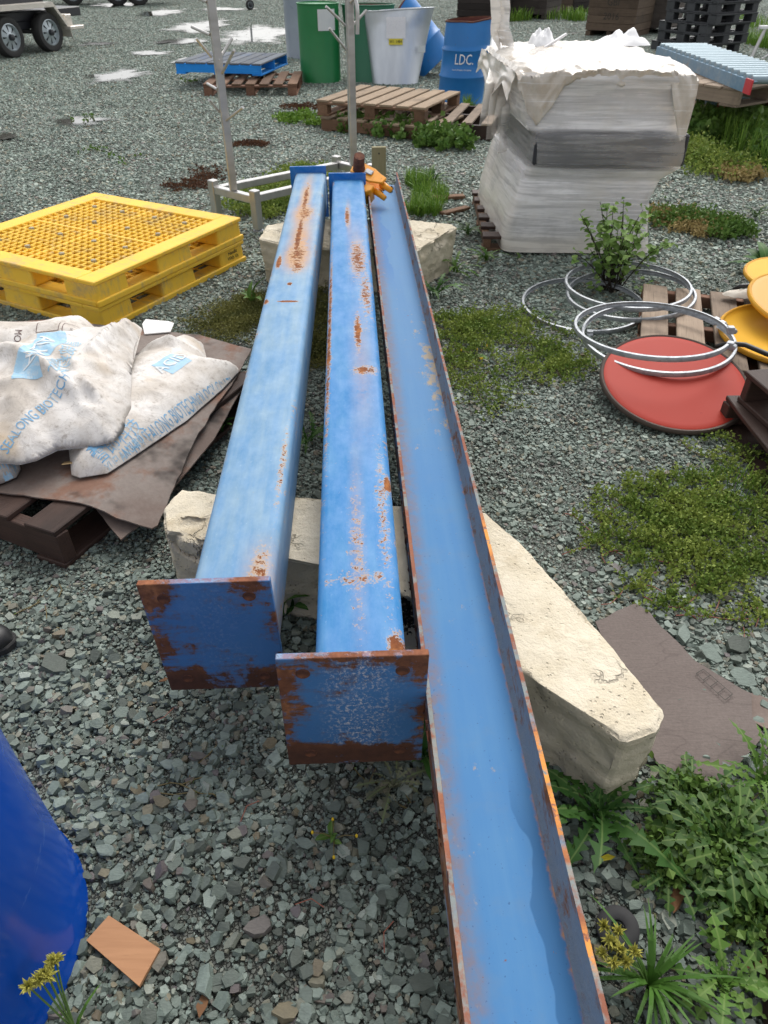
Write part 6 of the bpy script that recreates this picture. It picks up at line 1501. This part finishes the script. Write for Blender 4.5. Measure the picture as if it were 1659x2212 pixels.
rosette('grey green half withered weed below the middle plate', at(850, 1700, .012), 14, .09, .03, 'lobed', leaf_mat('withered_leaf', (.10, .11, .07), (.19, .19, .13)), up=(10, 40))
rosette('dark leaf clump in the gap between middle plate and channel', at(915, 1640, .012), 8, .12, .04, 'plain', L_DARK, up=(25, 60))
for i, (x, y, n, L, m_, lab) in enumerate(((1010, 510, 16, .2, L_MID, 'dandelion touching the right end of the far block'), (1050, 565, 18, .17, L_LIGHT, 'bright dandelion left of the wrapped load'), (985, 590, 14, .16, L_LIGHT, 'dandelion in front of the far block'), (940, 640, 14, .2, L_DARK, 'dark dandelion beside the channel below the far block'),
        (935, 400, 12, .2, L_MID, 'dandelion nearest the orange clamp'), (1650, 590, 14, .24, L_DARK, 'broad dark weed at the right edge above the pallet'), (1630, 470, 14, .14, L_MID, 'weed at the right edge beyond the straw'), (1535, 690, 5, .08, L_LIGHT, 'sprout between the pallet slats'), (1180, 690, 8, .1, L_MID, 'sprout inside the drum rings'),
        (545, 660, 7, .16, L_LIGHT, 'upright bright weed at the mossy patch'), (900, 560, 10, .14, L_MID, 'weed squeezed between channel and far block'), (1120, 560, 6, .07, L_LIGHT, 'small sprout at the foot of the wrapped load'))):
    rosette(lab, at(x, y, .012), n, L, L * .23, 'dandelion' if i not in (5, 9) else 'plain', m_, up=(6, 45) if i != 9 else (35, 75))
def seedling(label, loc, n, L, buds):
    root = rosette(label, loc, n, L, L * .42, 'plain', L_LIGHT, up=(5, 25), name='seedling', group=None)
    for k in range(buds):
        a = rnd.random() * 6.28; p = Vector((math.cos(a), math.sin(a), .5)) * L * rnd.uniform(.7, 1.3)
        obj('stalk', MB().tube([(0, 0, .003), p * .5 + Vector((0, 0, .01)), p], .0012, 5), MAT_STEM, root)
        obj('bud', MB().lathe([(0, -.006), (.0028, -.003), (.0032, .002), (.002, .006), (0, .008)], 8), MAT_PETAL, root, loc=p, smooth=True)
    return root
seedling('lone bright green seedling with yellow buds in the gravel below the middle plate', at(722, 1812, .014), 5, .042, 4)
seedling('tall thin weed with yellow flowers beside the channel', at(1030, 775, .012), 6, .06, 6)
# shrub before the wrapped load
sb_ = at(1318, 628); sh = empty('leafy_shrub', sb_, 0, 'bushy weed with dark stems and heart shaped leaves before the wrapped load', 'shrub')
lm = [MB().add([(0, 0, 0), (-.018, .006, .003), (-.022, .020, .006), (-.012, .038, .002), (0, .050, -.006), (.012, .038, .002), (.022, .020, .006), (.018, .006, .003), (0, .02, -.001)], [(8, 0, 1), (8, 1, 2), (8, 2, 3), (8, 3, 4), (8, 4, 5), (8, 5, 6), (8, 6, 7), (8, 7, 0)]).mesh('leaf', L_SHRUB, True)]
tips = []
for k in range(34):
    a = rnd.random() * 6.28; sp2 = rnd.uniform(.03, .27); hh = rnd.uniform(.22, .52) * (1.1 - sp2 * 1.1); p0_ = Vector((rnd.uniform(-.05, .05), rnd.uniform(-.05, .05), 0)); p2_ = Vector((math.cos(a) * sp2, math.sin(a) * sp2 * .8, hh)); p1_ = p0_.lerp(p2_, .5) + Vector((0, 0, .05))
    pts = [p0_.lerp(p1_, t).lerp(p1_.lerp(p2_, t), t) for t in (0, .25, .5, .75, 1)]; obj('stem', MB().tube(pts, [.005, .004, .003, .0025, .0015], 5), MAT_DSTEM, sh)
    for t in (.4, .55, .7, .8, .9, 1.0): tips.append(p0_.lerp(p1_, t).lerp(p1_.lerp(p2_, t), t))
for p in tips:
    for j in range(2):
        s = rnd.uniform(.45, 1.1); obj('leaf', lm[0], parent=sh, loc=p + Vector((rnd.gauss(0, .012), rnd.gauss(0, .012), rnd.gauss(0, .012))), rot=(rnd.uniform(-.7, .9), rnd.gauss(0, .4), rnd.random() * 6.28)).scale = (s, s, s)
for k in range(24):
    a = rnd.random() * 6.28; s = rnd.uniform(.5, 1.0); obj('leaf', lm[0], parent=sh, loc=(math.cos(a) * rnd.uniform(.08, .22), math.sin(a) * rnd.uniform(.05, .15) - .05, rnd.uniform(.02, .12)), rot=(rnd.uniform(-.5, .5), rnd.gauss(0, .3), rnd.random() * 6.28)).scale = (s, s, s)
# sedges
def sedge(label, base, heads, nb, blade, parent_name='sedge'):
    root = empty(parent_name, base, 0, label, 'sedge', 'sedges with spiky heads'); bl = MB()
    for k in range(nb):
        a = rnd.random() * 6.28; L = blade * rnd.uniform(.5, 1.1); lean = rnd.uniform(.5, 1.1); dx, dy = math.cos(a), math.sin(a); o_ = []
        for i, t in enumerate((0, .3, .6, .85, 1)):
            ww = .0035 * (1, 1, .8, .5, .05)[i]; q = Vector((dx * L * lean * t ** 1.4, dy * L * lean * t ** 1.4, L * (t * 1.0 - .75 * lean * t * t))); q.z = max(q.z, .004); n_ = Vector((-dy, dx, 0)) * ww; o_ += [q - n_, q + n_]
        bl.add(o_, [(2 * i, 2 * i + 1, 2 * i + 3, 2 * i + 2) for i in range(4)])
    if nb: b_ = obj('blades', bl, leaf_mat('sedge_blade', (.05, .13, .02), (.11, .21, .04), None), root); b_['kind'] = 'stuff'
    for hp_ in heads:
        p = Vector(hp_) - Vector(base); obj('stalk', MB().tube([(0, 0, 0), p * .5 + Vector((0, 0, .02)), p], .0016, 6), MAT_GSTEM, root)
        hd = MB()
        for k in range(40):
            d = Vector((rnd.gauss(0, 1), rnd.gauss(0, 1), rnd.gauss(.2, 1))).normalized(); L = rnd.uniform(.010, .018); s = d.orthogonal().normalized() * .0016; hd.add([p - s, p + d * L * .5 + s * 1.6, p + d * L, p + d * L * .5 - s * 1.6], [(0, 1, 2, 3)]); s2 = d.cross(s); hd.add([p - s2, p + d * L * .5 + s2 * 1.6, p + d * L, p + d * L * .5 - s2 * 1.6], [(0, 1, 2, 3)])
        obj('flower_head', hd, MAT_SEDGE, root)
    return root
g = M('sedge_head'); MAT_SEDGE = g.set(base=g.mix(g.noise(g.co(), 120, 2), (.26, .27, .04), (.60, .55, .14)), rough=.6); g = M('green_stem'); MAT_GSTEM = g.set(base=(.10, .18, .04), rough=.6)
sedge('sedge with yellow green heads over the black rubber disc at the lower right', at(1400, 2130, .01), [at(x, y, z) for x, y, z in ((1305, 2000, .10), (1335, 2012, .11), (1325, 2040, .11), (1340, 2050, .12), (1370, 2055, .11), (1300, 2058, .10), (1325, 2078, .11), (1352, 2078, .11), (1318, 2030, .12))], 60, .17)
sedge('sedge head leaning in front of the dark blue drum at the lower left', at(165, 2230, .02), [at(x, y, .20) for x, y in ((112, 2080), (98, 2098), (85, 2115), (60, 2130), (120, 2070), (104, 2108))], 3, .12)
# loose leaves, twigs and litter
dl = [MB().add([(0, 0, 0), (-.011, .02, .004), (-.008, .045, .002), (0, .06, .008), (.009, .042, .001), (.010, .018, .005)], [(0, 1, 2, 3, 4, 5)]).mesh('fallen_leaf', m_) for m_ in (M('brown_leaf').set(base=(.16, .075, .03), rough=.8), L_YEL)]
for (x, y, k, s, lab) in ((1610, 2090, 0, 1.6, 'long brown dead leaf by the dark beam'), (1470, 1905, 0, 1.2, 'brown dead leaf under the dense rosette'), (1330, 1850, 1, .8, 'yellow dead leaf below the big dandelion'), (1560, 2010, 1, .9, 'yellow leaf lying under the lower right weeds'), (365, 1465, 0, .5, 'small brown leaf under the left plate'), (430, 2200, 0, 1.0, 'brown leaf at the bottom edge')):
    o = obj('fallen_leaf', dl[k], loc=at(x, y, .022), rot=(rnd.gauss(0, .2), rnd.gauss(0, .2), rnd.random() * 6.28)); o.scale = (s, s, s); tag(o, lab, 'leaf', 'fallen leaves')
tg = MB()
for (x, y) in ((760, 1500), (700, 1960), (560, 1730), (1250, 2000), (1040, 1150), (850, 1990), (330, 1560)):
    p = at(x, y, .02); a = rnd.random() * 6.28; tg.tube([p, p + Vector((math.cos(a) * .03, math.sin(a) * .03, .006)), p + Vector((math.cos(a + .4) * .06, math.sin(a + .4) * .06, 0))], .0012, 5)
tag(obj('twigs', tg, MAT_RSTEM), 'thin dry twigs strewn over the near gravel', None, None, 'stuff')
tag(obj('metal_pipe', MB().tube([at(1448, 2148, .02), at(1505, 2155, .02)], .008, 8), MAT_DSTEM), 'short rusty pipe offcut in the gravel near the dark beam', 'pipe')
# crumbs of bark on the block under the channel
cr = []
for k in range(900):
    t = rnd.random(); x = 845 + 40 * t + rnd.gauss(0, 8); y = 1090 + 260 * t + rnd.gauss(0, 14); p = at(x, y, .245); cr.append((p.x, p.y, .243 + abs(rnd.gauss(0, .004))))
ck_ = leafcloud('bark_crumbs', cr, .011, M('black_crumb').set(base=(.012, .011, .010), rough=.9), seed=44, aspect=.6); tag(ck_, 'black crumbs littering the block beside the channel', None, None, 'stuff')
